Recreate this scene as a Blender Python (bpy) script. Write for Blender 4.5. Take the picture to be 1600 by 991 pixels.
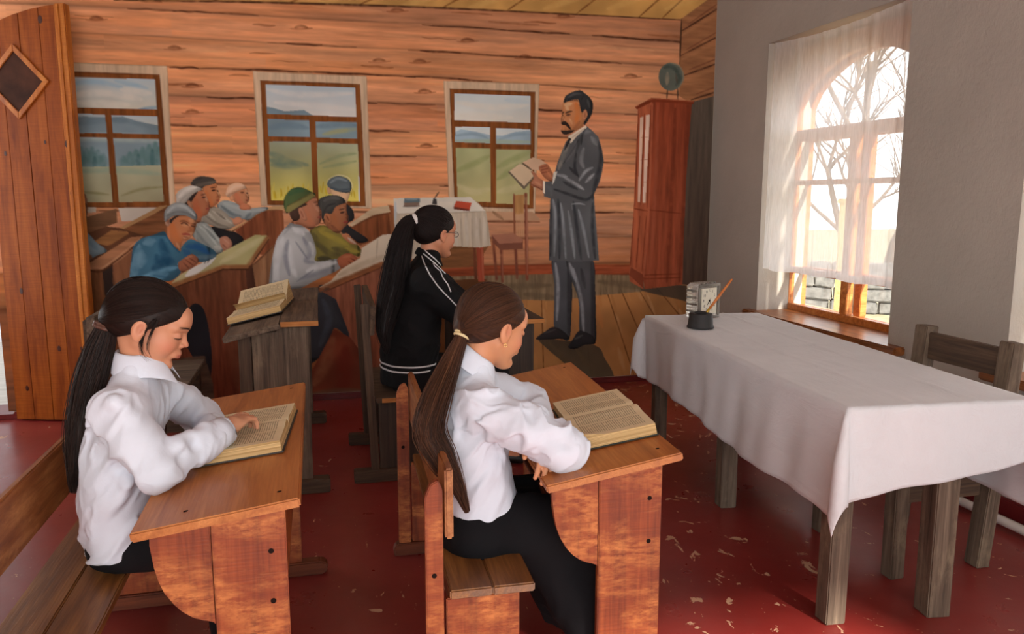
import bpy, bmesh, math, random
import numpy as np
from mathutils import Vector, Matrix

for o in list(bpy.data.objects): bpy.data.objects.remove(o, do_unlink=True)
SC = bpy.context.scene
COL = SC.collection

# ---------------------------------------------------------------- camera, sky, sun, exposure
CAM_H, F_PX, PITCH_PX, YAW_PX, CX, CY = 1.45, 1220., 185., 310., 800., 495.5
_p = math.atan(PITCH_PX/F_PX); _y = math.atan(YAW_PX/math.hypot(F_PX, PITCH_PX))
FW = np.array([math.sin(_y)*math.cos(_p), math.cos(_y)*math.cos(_p), -math.sin(_p)])
RT = np.array([math.cos(_y), -math.sin(_y), 0.]); UP = np.cross(RT, FW)
cam = bpy.data.cameras.new('camera'); camo = bpy.data.objects.new('camera', cam); COL.objects.link(camo)
cam.sensor_fit = 'HORIZONTAL'; cam.sensor_width = 36.; cam.lens = 36.*F_PX/1600.; cam.clip_start = .05; cam.clip_end = 200
camo.matrix_world = Matrix(((RT[0], UP[0], -FW[0], 0), (RT[1], UP[1], -FW[1], 0), (RT[2], UP[2], -FW[2], CAM_H), (0, 0, 0, 1)))
SC.camera = camo

W = bpy.data.worlds.new('sky'); SC.world = W; W.use_nodes = True
_bg = W.node_tree.nodes['Background']; _bg.inputs[0].default_value = (.97, .985, 1.0, 1); _bg.inputs[1].default_value = 1.6
sun = bpy.data.lights.new('sun', 'SUN'); sun.energy = 5.0; sun.angle = math.radians(2.5); sun.color = (1., .94, .84)
suno = bpy.data.objects.new('sun', sun); COL.objects.link(suno)
suno.rotation_euler = Vector((-.20, .85, -.48)).to_track_quat('-Z', 'Y').to_euler()
vs = SC.view_settings; vs.view_transform = 'Standard'; vs.look = 'None'; vs.gamma = 1.; vs.use_curve_mapping = False; vs.exposure = 1.32

# ---------------------------------------------------------------- helpers
def px_ray(x, y): return FW+RT*(x-CX)/F_PX-UP*(y-CY)/F_PX
def px_y(x, y, Y): r = px_ray(x, y); return np.array([0, 0, CAM_H])+r*(Y/r[1])
def px_z(x, y, Z): r = px_ray(x, y); return np.array([0, 0, CAM_H])+r*((Z-CAM_H)/r[2])
def px_x(x, y, X): r = px_ray(x, y); return np.array([0, 0, CAM_H])+r*(X/r[0])
def lin(c):
    c = np.asarray(c, np.float64)/255.
    return np.where(c <= .04045, c/12.92, ((c+.055)/1.055)**2.4)
def rgba(c): return tuple(float(v) for v in lin(c))+(1.,)

def mesh_from(name, verts, faces, mat=None, parent=None, smooth=False, mats=None):
    me = bpy.data.meshes.new(name); me.from_pydata([tuple(map(float, v)) for v in verts], [], [tuple(int(i) for i in f) for f in faces]); me.update()
    return link(name, me, mat, parent, smooth, mats)
def link(name, me, mat=None, parent=None, smooth=False, mats=None):
    for m in (mats or ([mat] if mat else [])): me.materials.append(m)
    if smooth: me.polygons.foreach_set('use_smooth', [True]*len(me.polygons))
    o = bpy.data.objects.new(name, me); COL.objects.link(o)
    if parent is not None: o.parent = parent
    return o
def empty(name, loc=(0, 0, 0), rz=0., label=None, cat=None, group=None):
    o = bpy.data.objects.new(name, None); COL.objects.link(o); o.empty_display_size = .05
    o.location = loc; o.rotation_euler = (0, 0, rz)
    return tag(o, label, cat, group)
def tag(o, label=None, cat=None, group=None, kind=None):
    if label: o['label'] = label
    if cat: o['category'] = cat
    if group: o['group'] = group
    if kind: o['kind'] = kind
    return o
def bm_obj(name, bm, mat=None, parent=None, smooth=False, bevel=0., mats=None):
    if bevel > 0:
        bmesh.ops.bevel(bm, geom=list(bm.edges), offset=bevel, segments=2, affect='EDGES', clamp_overlap=True)
    bmesh.ops.recalc_face_normals(bm, faces=bm.faces)
    me = bpy.data.meshes.new(name); bm.to_mesh(me); bm.free()
    return link(name, me, mat, parent, smooth, mats)
def add_box(bm, a, b, M=None):
    vs_ = []
    for x in (a[0], b[0]):
        for y in (a[1], b[1]):
            for z in (a[2], b[2]):
                v = Vector((x, y, z)); vs_.append(bm.verts.new(M @ v if M else v))
    for f in ((0, 1, 3, 2), (4, 6, 7, 5), (0, 4, 5, 1), (2, 3, 7, 6), (0, 2, 6, 4), (1, 5, 7, 3)): bm.faces.new([vs_[i] for i in f])
    return vs_
def box(name, a, b, mat, parent=None, bevel=.003, jitter=0., seed=0, M=None):
    bm = bmesh.new(); vv = add_box(bm, a, b, M)
    if jitter:
        r = random.Random(seed)
        for v in vv: v.co += Vector((r.uniform(-1, 1), r.uniform(-1, 1), r.uniform(-1, 1)))*jitter
    return bm_obj(name, bm, mat, parent, bevel=bevel)
def cbox(name, size, mat, parent, M, bevel=.003, jitter=0., seed=0):
    """box centred on its own origin, placed by matrix M in the parent's frame: the wood grain follows its local x"""
    bm = bmesh.new(); s = Vector(size)/2; vv = add_box(bm, -s, s)
    if jitter:
        r = random.Random(seed)
        for v in vv: v.co += Vector((r.uniform(-1, 1), r.uniform(-1, 1), r.uniform(-1, 1)))*jitter
    o = bm_obj(name, bm, mat, parent, bevel=bevel); o.matrix_local = M
    return o
def TM(loc, rot=(0, 0, 0)):
    from mathutils import Euler
    return Matrix.Translation(Vector(loc)) @ Euler(rot).to_matrix().to_4x4()
def beam(name, p, q, w, h, mat, parent, up=(0, 0, 1), bevel=.003, jitter=0., seed=0):
    """plank from p to q, w = across, h = along up"""
    p, q, up = Vector(p), Vector(q), Vector(up); d = (q-p); L = d.length; x = d/L
    y = up.cross(x).normalized(); z = x.cross(y)
    M = Matrix(((x.x, y.x, z.x, 0), (x.y, y.y, z.y, 0), (x.z, y.z, z.z, 0), (0, 0, 0, 1))); M.translation = (p+q)/2
    return cbox(name, (L, w, h), mat, parent, M, bevel, jitter, seed)
def prism(name, prof, y0, y1, mat, parent, bevel=.003, M=None):
    """profile in (x, z) extruded along y"""
    bm = bmesh.new(); A = [bm.verts.new((x, y0, z)) for x, z in prof]; B = [bm.verts.new((x, y1, z)) for x, z in prof]
    bm.faces.new(A); bm.faces.new(B[::-1]); n = len(prof)
    for i in range(n): bm.faces.new((A[i], B[i], B[(i+1) % n], A[(i+1) % n]))
    if M is not None: bmesh.ops.transform(bm, matrix=M, verts=bm.verts)
    return bm_obj(name, bm, mat, parent, bevel=bevel)
def lathe(name, prof, seg, mat, parent=None, loc=(0, 0, 0), smooth=True):
    V, Fc = [], []
    for r, z in prof:
        for k in range(seg): a = 2*math.pi*k/seg; V.append((loc[0]+r*math.cos(a), loc[1]+r*math.sin(a), loc[2]+z))
    for i in range(len(prof)-1):
        for k in range(seg): Fc.append((i*seg+k, i*seg+(k+1) % seg, (i+1)*seg+(k+1) % seg, (i+1)*seg+k))
    return mesh_from(name, V, Fc, mat, parent, smooth)
def tube_geo(path, rad, seg=6, flat=None):
    """verts, faces of a tube along a path; rad scalar or list"""
    path = np.asarray(path, float); n = len(path)
    rad = np.full(n, rad) if np.isscalar(rad) else np.asarray(rad)
    V, Fc = [], []; prev = None
    for i in range(n):
        t = path[min(i+1, n-1)]-path[max(i-1, 0)]; t = t/(np.linalg.norm(t)+1e-9)
        if prev is None:
            a = np.array([0, 0, 1.]) if abs(t[2]) < .9 else np.array([1., 0, 0]); u = np.cross(t, a)
        else: u = prev-t*(prev@t)
        u = u/(np.linalg.norm(u)+1e-9); prev = u; w = np.cross(t, u)
        for k in range(seg):
            a = 2*math.pi*k/seg; V.append(path[i]+rad[i]*(u*math.cos(a)+w*math.sin(a)))
    for i in range(n-1):
        for k in range(seg): Fc.append((i*seg+k, i*seg+(k+1) % seg, (i+1)*seg+(k+1) % seg, (i+1)*seg+k))
    Fc.append(tuple(range(seg))[::-1]); Fc.append(tuple((n-1)*seg+k for k in range(seg)))
    return V, Fc
def tubes(name, paths, rads, mat, parent=None, seg=5, smooth=True):
    V, Fc = [], []
    for p, r in zip(paths, rads):
        v, f = tube_geo(p, r, seg); b = len(V); V += list(v); Fc += [tuple(i+b for i in q) for q in f]
    return mesh_from(name, V, Fc, mat, parent, smooth)

# ---------------------------------------------------------------- materials
class NT:
    def __init__(s, name):
        s.m = bpy.data.materials.new(name); s.m.use_nodes = True; s.t = s.m.node_tree; s.n = s.t.nodes; s.b = s.n['Principled BSDF']
    def node(s, typ, **kw):
        n = s.n.new(typ)
        for k, v in kw.items(): setattr(n, k, v)
        return n
    def L(s, a, b): s.t.links.new(a, b)
    def coord(s, scale=(1, 1, 1), kind='Object', rnd=True):
        tc = s.node('ShaderNodeTexCoord'); mp = s.node('ShaderNodeMapping'); mp.inputs['Scale'].default_value = scale
        s.L(tc.outputs[kind], mp.inputs['Vector'])
        if rnd:
            oi = s.node('ShaderNodeObjectInfo'); ml = s.node('ShaderNodeMath', operation='MULTIPLY'); ml.inputs[1].default_value = 37.
            s.L(oi.outputs['Random'], ml.inputs[0]); s.L(ml.outputs[0], mp.inputs['Location'])
        return mp.outputs[0]
    def noise(s, vec, scale, detail=4, rough=.55, dist=0.):
        n = s.node('ShaderNodeTexNoise'); n.inputs['Scale'].default_value = scale; n.inputs['Detail'].default_value = detail; n.inputs['Roughness'].default_value = rough; n.inputs['Distortion'].default_value = dist
        s.L(vec, n.inputs['Vector']); return n.outputs['Fac']
    def ramp(s, fac, stops, interp='LINEAR'):
        r = s.node('ShaderNodeValToRGB'); r.color_ramp.interpolation = interp; e = r.color_ramp.elements
        while len(e) < len(stops): e.new(.5)
        for i, (p, c) in enumerate(stops): e[i].position = p; e[i].color = rgba(c) if len(c) == 3 else c
        s.L(fac, r.inputs[0]); return r.outputs[0]
    def mix(s, fac, a, b, mode='MIX'):
        m = s.node('ShaderNodeMix', data_type='RGBA', blend_type=mode)
        for v, i in ((fac, 0), (a, 6), (b, 7)):
            if isinstance(v, (int, float)): m.inputs[i].default_value = v
            elif isinstance(v, tuple): m.inputs[i].default_value = rgba(v) if len(v) == 3 else v
            else: s.L(v, m.inputs[i])
        return m.outputs[2]
    def math(s, op, a, b=None, c=None):
        m = s.node('ShaderNodeMath', operation=op)
        for i, v in enumerate((a, b, c)):
            if v is None: continue
            if isinstance(v, (int, float)): m.inputs[i].default_value = v
            else: s.L(v, m.inputs[i])
        return m.outputs[0]
    def bump(s, h, strength=.3, dist=.01):
        b = s.node('ShaderNodeBump'); b.inputs['Strength'].default_value = strength; b.inputs['Distance'].default_value = dist
        s.L(h, b.inputs['Height']); s.L(b.outputs[0], s.b.inputs['Normal'])
    def out(s, col, rough=.5, spec=.5, **kw):
        if isinstance(col, tuple): s.b.inputs['Base Color'].default_value = rgba(col)
        else: s.L(col, s.b.inputs['Base Color'])
        if isinstance(rough, (int, float)): s.b.inputs['Roughness'].default_value = rough
        else: s.L(rough, s.b.inputs['Roughness'])
        s.b.inputs['Specular IOR Level'].default_value = spec
        for k, v in kw.items(): s.b.inputs[k].default_value = v
        return s.m
def plain(name, col, rough=.5, var=.06, scale=8., spec=.4, bump=0., bscale=120., **kw):
    n = NT(name); v = n.coord(); f = n.noise(v, scale)
    d = tuple(max(0, c*(1-var)) for c in col); l = tuple(min(255, c*(1+var)) for c in col)
    if bump: n.bump(n.noise(v, bscale, 3), bump, .004)
    return n.out(n.ramp(f, ((.3, d), (.7, l))), rough, spec, **kw)
def wood(name, dark, mid, light, rough=.5, grain=(1.2, 16, 16), worn=None, wornamt=.5, spec=.4, bump=.25, knots=False):
    n = NT(name); v = n.coord(grain); f = n.noise(v, 2.2, 6, .6, .6); fine = n.noise(n.coord((3, 90, 90)), 2., 3, .6)
    c = n.ramp(f, ((.28, dark), (.5, mid), (.74, light)))
    c2 = n.mix(n.math('MULTIPLY', n.ramp(fine, ((.38, (255, 255, 255)), (.62, (0, 0, 0)))), .3), c, dark)
    if worn:
        pv = n.noise(n.coord((2.2, 5, 5)), 1.6, 5, .65, .4); sp = n.noise(n.coord((14, 40, 40)), 1.5, 4, .7)
        m = n.math('MULTIPLY', n.ramp(pv, ((.5-.1*wornamt, (0, 0, 0)), (.66, (255, 255, 255)))), n.ramp(sp, ((.36, (0, 0, 0)), (.6, (255, 255, 255)))))
        c2 = n.mix(n.math('MULTIPLY', m, min(1., wornamt*1.5)), c2, worn)
    if knots:
        vo = n.node('ShaderNodeTexVoronoi'); vo.inputs['Scale'].default_value = 1.7; n.L(n.coord((1.4, 3.2, 3.2)), vo.inputs['Vector'])
        c2 = n.mix(n.ramp(vo.outputs['Distance'], ((.03, (255, 255, 255)), (.1, (0, 0, 0)))), c2, tuple(v*.45 for v in dark))
    n.bump(fine, bump, .002)
    return n.out(c2, rough, spec)
def attr_mat(name, attr, rough=.5, spec=.4, bump=0., bscale=200., sss=0., **kw):
    n = NT(name); a = n.node('ShaderNodeAttribute', attribute_name=attr)
    if bump: n.bump(n.noise(n.coord(rnd=False), bscale, 3), bump, .002)
    if sss: n.b.inputs['Subsurface Weight'].default_value = sss; n.b.inputs['Subsurface Radius'].default_value = (.012, .005, .003); n.b.inputs['Subsurface Scale'].default_value = 1.
    return n.out(a.outputs['Color'], rough, spec, **kw)
def set_attr(me, name, cols):
    a = me.color_attributes.new(name, 'FLOAT_COLOR', 'POINT'); b = np.ones((len(me.vertices), 4), np.float32); b[:, :3] = cols; a.data.foreach_set('color', b.ravel())
# ---------------------------------------------------------------- materials of the place
def floor_mat():
    n = NT('red_floor_paint'); v = n.coord(rnd=False)
    base = n.ramp(n.noise(v, 1.6, 5, .6), ((.3, (122, 38, 34)), (.7, (146, 52, 46))))
    chip = n.noise(n.coord((1.5, 1.0, 1.), rnd=False), 10., 4, .6, .6)
    wearn = n.noise(v, 1.1, 3, .5)
    sx = n.node('ShaderNodeSeparateXYZ'); n.L(v, sx.inputs[0])
    zone = n.node('ShaderNodeMapRange'); zone.inputs[1].default_value = -.3; zone.inputs[2].default_value = 1.6; zone.inputs[3].default_value = -.035; zone.inputs[4].default_value = .032; n.L(sx.outputs[0], zone.inputs[0])
    val = n.math('ADD', n.math('ADD', chip, n.math('MULTIPLY', n.math('SUBTRACT', wearn, .5), .22)), zone.outputs[0])
    m = n.ramp(val, ((.665, (0, 0, 0)), (.675, (255, 255, 255))))
    speck = n.noise(v, 60., 2, .5); m2 = n.ramp(n.math('ADD', speck, n.math('MULTIPLY', n.math('SUBTRACT', wearn, .5), .1)), ((.74, (0, 0, 0)), (.75, (255, 255, 255))))
    mm = n.math('MAXIMUM', m, m2)
    scuff = n.ramp(n.noise(v, 5., 6, .7, .4), ((.52, (0, 0, 0)), (.75, (255, 255, 255))))
    c = n.mix(n.math('MULTIPLY', scuff, .22), base, (140, 82, 74))
    c = n.mix(mm, c, (196, 152, 122))
    h = n.math('SUBTRACT', n.math('MULTIPLY', n.noise(v, 22., 4, .6), .25), n.math('MULTIPLY', mm, .5)); n.bump(h, .35, .006)
    r = n.math('ADD', n.math('MULTIPLY', n.noise(v, 7., 4, .6), .22), .2); r = n.math('ADD', r, n.math('MULTIPLY', mm, .3))
    return n.out(c, r, .55)
M_FLOOR = floor_mat()
def plaster(name, col, bs=.35):
    n = NT(name); v = n.coord(rnd=False); f = n.noise(v, 2.5, 4)
    c = n.ramp(f, ((.3, tuple(x*.95 for x in col)), (.7, col)))
    h = n.math('ADD', n.noise(v, 16., 5, .6), n.math('MULTIPLY', n.noise(n.coord((6, 6, 1.5), rnd=False), 30., 3), .3)); n.bump(h, bs, .012)
    return n.out(c, .6, .3)
M_PLASTER = plaster('plaster', (180, 172, 160)); M_PLAIN = plaster('plain_wall', (190, 170, 150), .1)
M_CEIL = plaster('ceiling_white', (216, 210, 200), .1)
M_REDTRIM = plain('dark_red_trim', (104, 30, 30), .35, .08)
M_WINWOOD = wood('window_wood', (150, 80, 34), (196, 118, 56), (222, 150, 84), .35, (1.2, 14, 14))
M_SILL = wood('sill_wood', (96, 54, 26), (140, 84, 42), (172, 108, 58), .3, (1.0, 12, 12))
M_DOOR = wood('varnished_pine', (108, 46, 10), (146, 72, 20), (170, 92, 30), .45, (9, 9, .8), knots=False, bump=.15, spec=.2)
M_DOORE = wood('varnished_pine_edge', (140, 70, 20), (182, 104, 38), (206, 132, 58), .3, (9, 9, .8), bump=.15)
M_KNOT = plain('pine_knot', (66, 28, 12), .4)
def glass_mat(name, tint=(1, 1, 1), a=.12):
    n = NT(name); tr = n.node('ShaderNodeBsdfTransparent'); tr.inputs[0].default_value = tint+(1,); gl = n.node('ShaderNodeBsdfGlossy'); gl.inputs['Roughness'].default_value = .03
    fr = n.node('ShaderNodeLayerWeight'); fr.inputs[0].default_value = .18; mx = n.node('ShaderNodeMixShader')
    n.L(n.math('MULTIPLY', fr.outputs['Facing'], a*4), mx.inputs[0]); n.L(tr.outputs[0], mx.inputs[1]); n.L(gl.outputs[0], mx.inputs[2])
    o = n.n['Material Output']; n.L(mx.outputs[0], o.inputs[0]); return n.m
M_GLASS = glass_mat('window_glass')
M_DARKGLASS = plain('dark_door_glass', (66, 38, 26), .6, .2, spec=.12)
def sheer_mat():
    n = NT('sheer_curtain'); d = n.node('ShaderNodeBsdfDiffuse'); d.inputs[0].default_value = rgba((238, 236, 232)); t = n.node('ShaderNodeBsdfTranslucent'); t.inputs[0].default_value = rgba((240, 240, 240)); tr = n.node('ShaderNodeBsdfTransparent')
    m1 = n.node('ShaderNodeMixShader'); m1.inputs[0].default_value = .5; n.L(d.outputs[0], m1.inputs[1]); n.L(t.outputs[0], m1.inputs[2])
    weave = n.noise(n.coord((1, 30, 3), rnd=False), 4., 2)
    m2 = n.node('ShaderNodeMixShader'); n.L(n.math('ADD', n.math('MULTIPLY', weave, .3), .50), m2.inputs[0]); n.L(tr.outputs[0], m2.inputs[1]); n.L(m1.outputs[0], m2.inputs[2])
    o = n.n['Material Output']; n.L(m2.outputs[0], o.inputs[0]); return n.m
M_SHEER = sheer_mat()

# ---------------------------------------------------------------- room shell
YM, XR, XL, YN, ZC = 5.71, 3.06, -3.3, -3.2, 3.05
tag(box('floor', (XL, YN, -.12), (XR+.02, YM, 0), M_FLOOR, bevel=0), kind='structure')
tag(box('wall_back', (-1.99, YM, 0), (XR+.4, YM+.25, ZC), M_PLAIN, bevel=0), kind='structure')
tag(box('ceiling', (XL-.2, YN, ZC), (XR+.4, YM+.25, ZC+.15), M_CEIL, bevel=0), kind='structure')
bm = bmesh.new()      # left wall; its tall opening is unseen, added to light the mural
for a, b in (((XL-.2, YN, 0), (XL, 4.3, ZC)), ((XL-.2, 5.62, 0), (XL, YM+.25, ZC)), ((XL-.2, 4.3, 0), (XL, 5.62, .5)), ((XL-.2, 4.3, 2.85), (XL, 5.62, ZC))): add_box(bm, a, b)
tag(bm_obj('wall_left', bm, M_PLASTER), kind='structure')
bm = bmesh.new(); add_box(bm, (XL, YM, 2.5), (-1.99, YM+.25, ZC)); add_box(bm, (XL, YM, 0), (-3.05, YM+.25, 2.5))
tag(bm_obj('wall_doorway', bm, M_PLASTER), kind='structure')
# window wall: thick masonry, three openings
WZ0, WZ1, WD = .62, 2.50, .36
opens = [(3.625, 4.965), (1.50, 2.858), (-.62, .74)]
bm = bmesh.new(); ys = [YN]+[v for o in sorted(opens) for v in o]+[YM]
for i in range(0, len(ys), 2): add_box(bm, (XR, ys[i], 0), (XR+WD, ys[i+1], ZC))
for a, b in opens: add_box(bm, (XR, a, 0), (XR+WD, b, WZ0)); add_box(bm, (XR, a, WZ1), (XR+WD, b, ZC))
bmesh.ops.remove_doubles(bm, verts=bm.verts, dist=.0005)
tag(bm_obj('wall_right', bm, M_PLASTER), kind='structure')
tag(box('baseboard_back', (-1.99, YM-.022, 0), (XR, YM, .047), M_REDTRIM, bevel=.008), kind='structure')
tag(box('baseboard_right', (XR-.025, YN, 0), (XR, YM-.022, .085), M_REDTRIM, bevel=.008), kind='structure')
# room beyond the doorway
M_LAM = wood('pale_laminate', (168, 160, 150), (190, 184, 176), (206, 200, 192), .4, (1.2, 9, 9))
M_PALE = plaster('pale_blue_wall', (206, 208, 212), .1)
bx = box('floor_beyond', (-5.4, YM+.25, -.1), (-1.7, 8.9, .0), M_LAM, bevel=0); tag(bx, kind='structure')
tag(box('wall_beyond', (-5.4, 8.9, 0), (-1.7, 9.0, 2.9), M_PALE, bevel=0), kind='structure')
tag(box('wall_beyond_side', (-1.75, YM+.25, 0), (-1.7, 8.9, 2.9), M_PALE, bevel=0), kind='structure')  # unseen side wall, added to cut the daylight in this room
tag(box('ceiling_beyond', (-5.4, YM+.25, 2.9), (-1.7, 8.9, 3.0), M_CEIL, bevel=0), kind='structure')  # unseen, put in because open sky lit this room too brightly
tag(box('trim_2', (-3.05, YM-.03, 0), (-1.96, YM+.27, .035), M_REDTRIM, bevel=.006), kind='structure')

# ---------------------------------------------------------------- windows, sills, outside
def build_window(idx, a, b, full):
    root = empty('window_%d' % idx, (XR+.22, 0, 0)); tag(root, kind='structure')
    X = .03; y0, y1, z0, z1 = a+.0, b+.06, WZ0+.02, WZ1-.02; ym = (a+b)/2+.06; zl, zm, zt = .945, 1.56, 1.88
    for xo, nm in ((0., 'sash'), (.105, 'outer_sash')):
        f = .062 if xo == 0 else .05
        def P(name, ya, za, yb, zb, d=.05): return box(name, (X+xo, ya, za), (X+xo+d, yb, zb), M_WINWOOD, root, .004)
        P('frame_rail', y0, z0, y1, z0+f); P('frame_stile', y0, z0, y0+f, z1); P('frame_stile', y1-f, z0, y1, z1)
        P('mullion', ym-.035, z0+f, ym+.035, zt-.03)
        P('transom', y0+f, zt-.035, y1-f, zt+.04)
        for ya, yb in ((y0+f, ym-.035), (ym+.035, y1-f)):
            P('glazing_bar', ya, zl-.02, yb, zl+.02, .04); P('glazing_bar', ya, zm-.016, yb, zm+.016, .035)
            if xo == 0:
                for za, zb in ((z0+f, zl-.02), (zl+.02, zm-.016), (zm+.016, zt-.035)):
                    box('pane', (X+.02, ya, za), (X+.025, yb, zb), M_GLASS, root, 0)
        if xo == 0: box('pane', (X+.02, y0+f, zt+.04), (X+.025, y1-f, z1-.02), M_GLASS, root, 0)
        # arched head: board with a segmental arch cut out
        n = 16; V, Fc = [], []; ya, yb = y0+f, y1-f
        for d in (0., .045):
            for i in range(n+1):
                t = i/n; yy = ya+(yb-ya)*t; zz = 2.06+.31*math.sin(math.pi*t)**.62
                V += [(X+xo+d, yy, zz), (X+xo+d, yy, z1)]
        o = 2*(n+1)
        for i in range(n):
            Fc += [(2*i, 2*i+2, 2*i+3, 2*i+1), (o+2*i, o+2*i+1, o+2*i+3, o+2*i+2), (2*i, o+2*i, o+2*i+2, 2*i+2)]
        mesh_from('arched_head', V, Fc, M_WINWOOD, root)
    s = empty('window_sill_%d' % idx, (0, 0, 0)); s.name = 'trim_%d' % (idx+2); tag(s, kind='structure')
    cbox('sill_board', (b-a+.22, .33, .045), M_SILL, s, TM((XR+.10, (a+b)/2-.02, .634), (0, 0, math.pi/2)), .008, .002, idx)
for i, (a, b) in enumerate(opens): build_window(i+1, a, b, i == 0)
def curtain(a, b, z0, z1, label, seed):
    rr = np.random.RandomState(seed); nu, nv = 90, 40; V, Fc = [], []
    ph = rr.uniform(0, 6, 5)
    for j in range(nv+1):
        t = j/nv
        for i in range(nu+1):
            u = i/nu; y = a+(b-a)*u
            w = (.010*math.sin(u*58+ph[0])+.008*math.sin(u*33+ph[1]+t)+.006*math.sin(u*91+ph[2]))*(.35+.65*t)+.012*math.sin(u*9+ph[3])*t
            sag = -.03*math.sin(math.pi*u)*(1-t)+.006*math.sin(u*21+ph[4])*t
            V.append((XR+.045+w, y+.004*math.sin(u*40)*t, z1+(z0-z1)*t+sag+.055*(1-u)*(t-1)*0))
    for j in range(nv):
        for i in range(nu): k = j*(nu+1)+i; Fc.append((k, k+1, k+nu+2, k+nu+1))
    root = mesh_from('sheer_curtain', V, Fc, M_SHEER, None, True); tag(root, label, 'curtain')
    for z, h in ((z0+.006, .012), (z1-.012, .022)):
        t = (z-z1)/(z0-z1); VV = []
        j = min(nv, max(0, int(t*nv)))
        pts = [np.array(V[j*(nu+1)+i])+[-.001, 0, 0] for i in range(nu+1)]
        v2, f2 = [], []
        for i, p in enumerate(pts): v2 += [p+[-.001, 0, h/2], p+[-.001, 0, -h/2]]
        for i in range(nu): f2.append((2*i, 2*i+1, 2*i+3, 2*i+2))
        mesh_from('hem', v2, f2, M_SHEER, root, True)
    return root
curtain(3.66, 4.95, .955, 2.49, 'sheer white half curtain in the window behind the tablecloth', 3)
curtain(1.53, 2.83, .955, 2.49, 'sheer white half curtain in the window at the right edge', 8)
# outside
M_GROUND = plain('dry_yard', (142, 132, 104), .9, .18, 3.)
tag(box('ground_outside', (XR+.36, -20, -.5), (45, 40, -.35), M_GROUND, bevel=0), kind='structure')
M_BARK = plain('bark', (104, 88, 74), .9, .2, 14.)
def tree(loc, h, seed, label):
    rr = random.Random(seed); root = empty('bare_tree', loc, 0, label, 'tree', 'bare trees in the yard'); paths, rads = [], []
    def grow(p, d, L, r, depth):
        pts = [p]; q = Vector(p); dd = Vector(d)
        for i in range(5):
            dd = (dd+Vector((rr.uniform(-.16, .16), rr.uniform(-.16, .16), rr.uniform(-.06, .12)))).normalized(); q = q+dd*L/5; pts.append(tuple(q))
        paths.append(pts); rads.append(list(np.linspace(r, r*.55, 6)))
        if depth:
            for k in range(4 if depth > 1 else 5):
                b = Vector(pts[rr.randint(2, 5)]); nd = (dd+Vector((rr.uniform(-1, 1), rr.uniform(-1, 1), rr.uniform(-.3, .7)))*.9).normalized(); grow(tuple(b), nd, L*rr.uniform(.55, .8), r*.5, depth-1)
    grow((0, 0, 0), (0, 0, 1), h*.36, .11, 4)
    tubes('trunk', paths[:1], rads[:1], M_BARK, root, 8); tubes('branches', paths[1:], rads[1:], M_BARK, root, 4)
tree((7.2, 9.2, -.35), 6.2, 4, 'bare branching tree in the yard outside the curtained window'); tree((10.5, 12.6, -.35), 7, 9, 'farther bare tree in the yard seen through the sheer curtain')
M_STONE = plain('grey_stone', (112, 110, 106), .9, .2, 9., bump=.4, bscale=40.)
wr = empty('stone_wall', (8.4, 10.6, -.35), math.radians(-38), 'low grey dry stone wall in the yard outside the window', 'wall'); rr = random.Random(2)
for j in range(4):
    x = -3.2+.2*(j % 2)
    while x < 3.2:
        w = rr.uniform(.3, .55); box('stone', (x, -.15+rr.uniform(-.03, .03), j*.2), (x+w-.02, .15+rr.uniform(-.03, .03), j*.2+.19), M_STONE, wr, .02, .015, int(x*100)+j); x += w
M_YPOST = wood('yellow_post_wood', (176, 150, 84), (208, 186, 120), (224, 206, 150), .6)
pr = empty('fence_post', (5.35, 7.05, -.35), 0, 'pale yellow wooden post standing just outside the window', 'post'); box('post', (-.06, -.06, 0), (.06, .06, 1.75), M_YPOST, pr, .006); box('cap', (-.08, -.08, 1.75), (.08, .08, 1.8), M_YPOST, pr, .01)

# ---------------------------------------------------------------- open door leaf
dw = .56; droot = empty('door_1', (-1.945, 5.655, 0), math.atan2(5.49-5.655, .53)); tag(droot, kind='structure')
def dtop(x): return 2.615-.155*(1-x/dw)**2
bnd = [0, .125, .255, .385, .487]
Minv = (Matrix.Translation(droot.location) @ Matrix.Rotation(droot.rotation_euler.z, 4, 'Z')).inverted()
def on_leaf(px, py):
    r = px_ray(px, py); o = Minv @ Vector((0, 0, CAM_H)); d = Minv.to_3x3() @ Vector(r); t = (-.025-o.y)/d.y; q = o+d*t; return q.x, q.z
dc = [on_leaf(18, 68), on_leaf(77, 124), on_leaf(33, 187)]
dcx = dc[0][0]*.5+dc[2][0]*.5; dcz = (dc[0][1]+dc[2][1])/2; dhx = dc[1][0]-dcx; dhz = (dc[0][1]-dc[2][1])/2
for i in range(4):
    a, b = bnd[i]+.001, bnd[i+1]-.001; n = 6
    prof = [(a, .012), (b, .012)]+[(b+(a-b)*k/n, dtop(b+(a-b)*k/n)) for k in range(n+1)]
    prism('plank', prof, -.02-.0012*(i % 2), .02, M_DOOR, droot, .002)
prism('edge_strip', [(.487, .008), (dw, .008), (dw, dtop(dw)+.006), (.487, dtop(.487)+.006)], -.03, .024, M_DOORE, droot, .006)
prism('edge_bead', [(.505, .01), (.522, .01), (.522, dtop(.522)), (.505, dtop(.505))], -.036, -.03, M_DOORE, droot, .002)
bm = bmesh.new(); o_, i_ = 1.0, .80
for s in ((0, 1), (1, 0), (0, -1), (-1, 0)):
    pass
cor = [(0, 1), (1, 0), (0, -1), (-1, 0)]
for k in range(4):
    a, b = cor[k], cor[(k+1) % 4]
    V = [(dcx+a[0]*dhx*o_, dcz+a[1]*dhz*o_), (dcx+b[0]*dhx*o_, dcz+b[1]*dhz*o_), (dcx+b[0]*dhx*i_, dcz+b[1]*dhz*i_), (dcx+a[0]*dhx*i_, dcz+a[1]*dhz*i_)]
    prism('diamond_moulding', V, -.034, -.018, M_DOORE, droot, .003)
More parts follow.
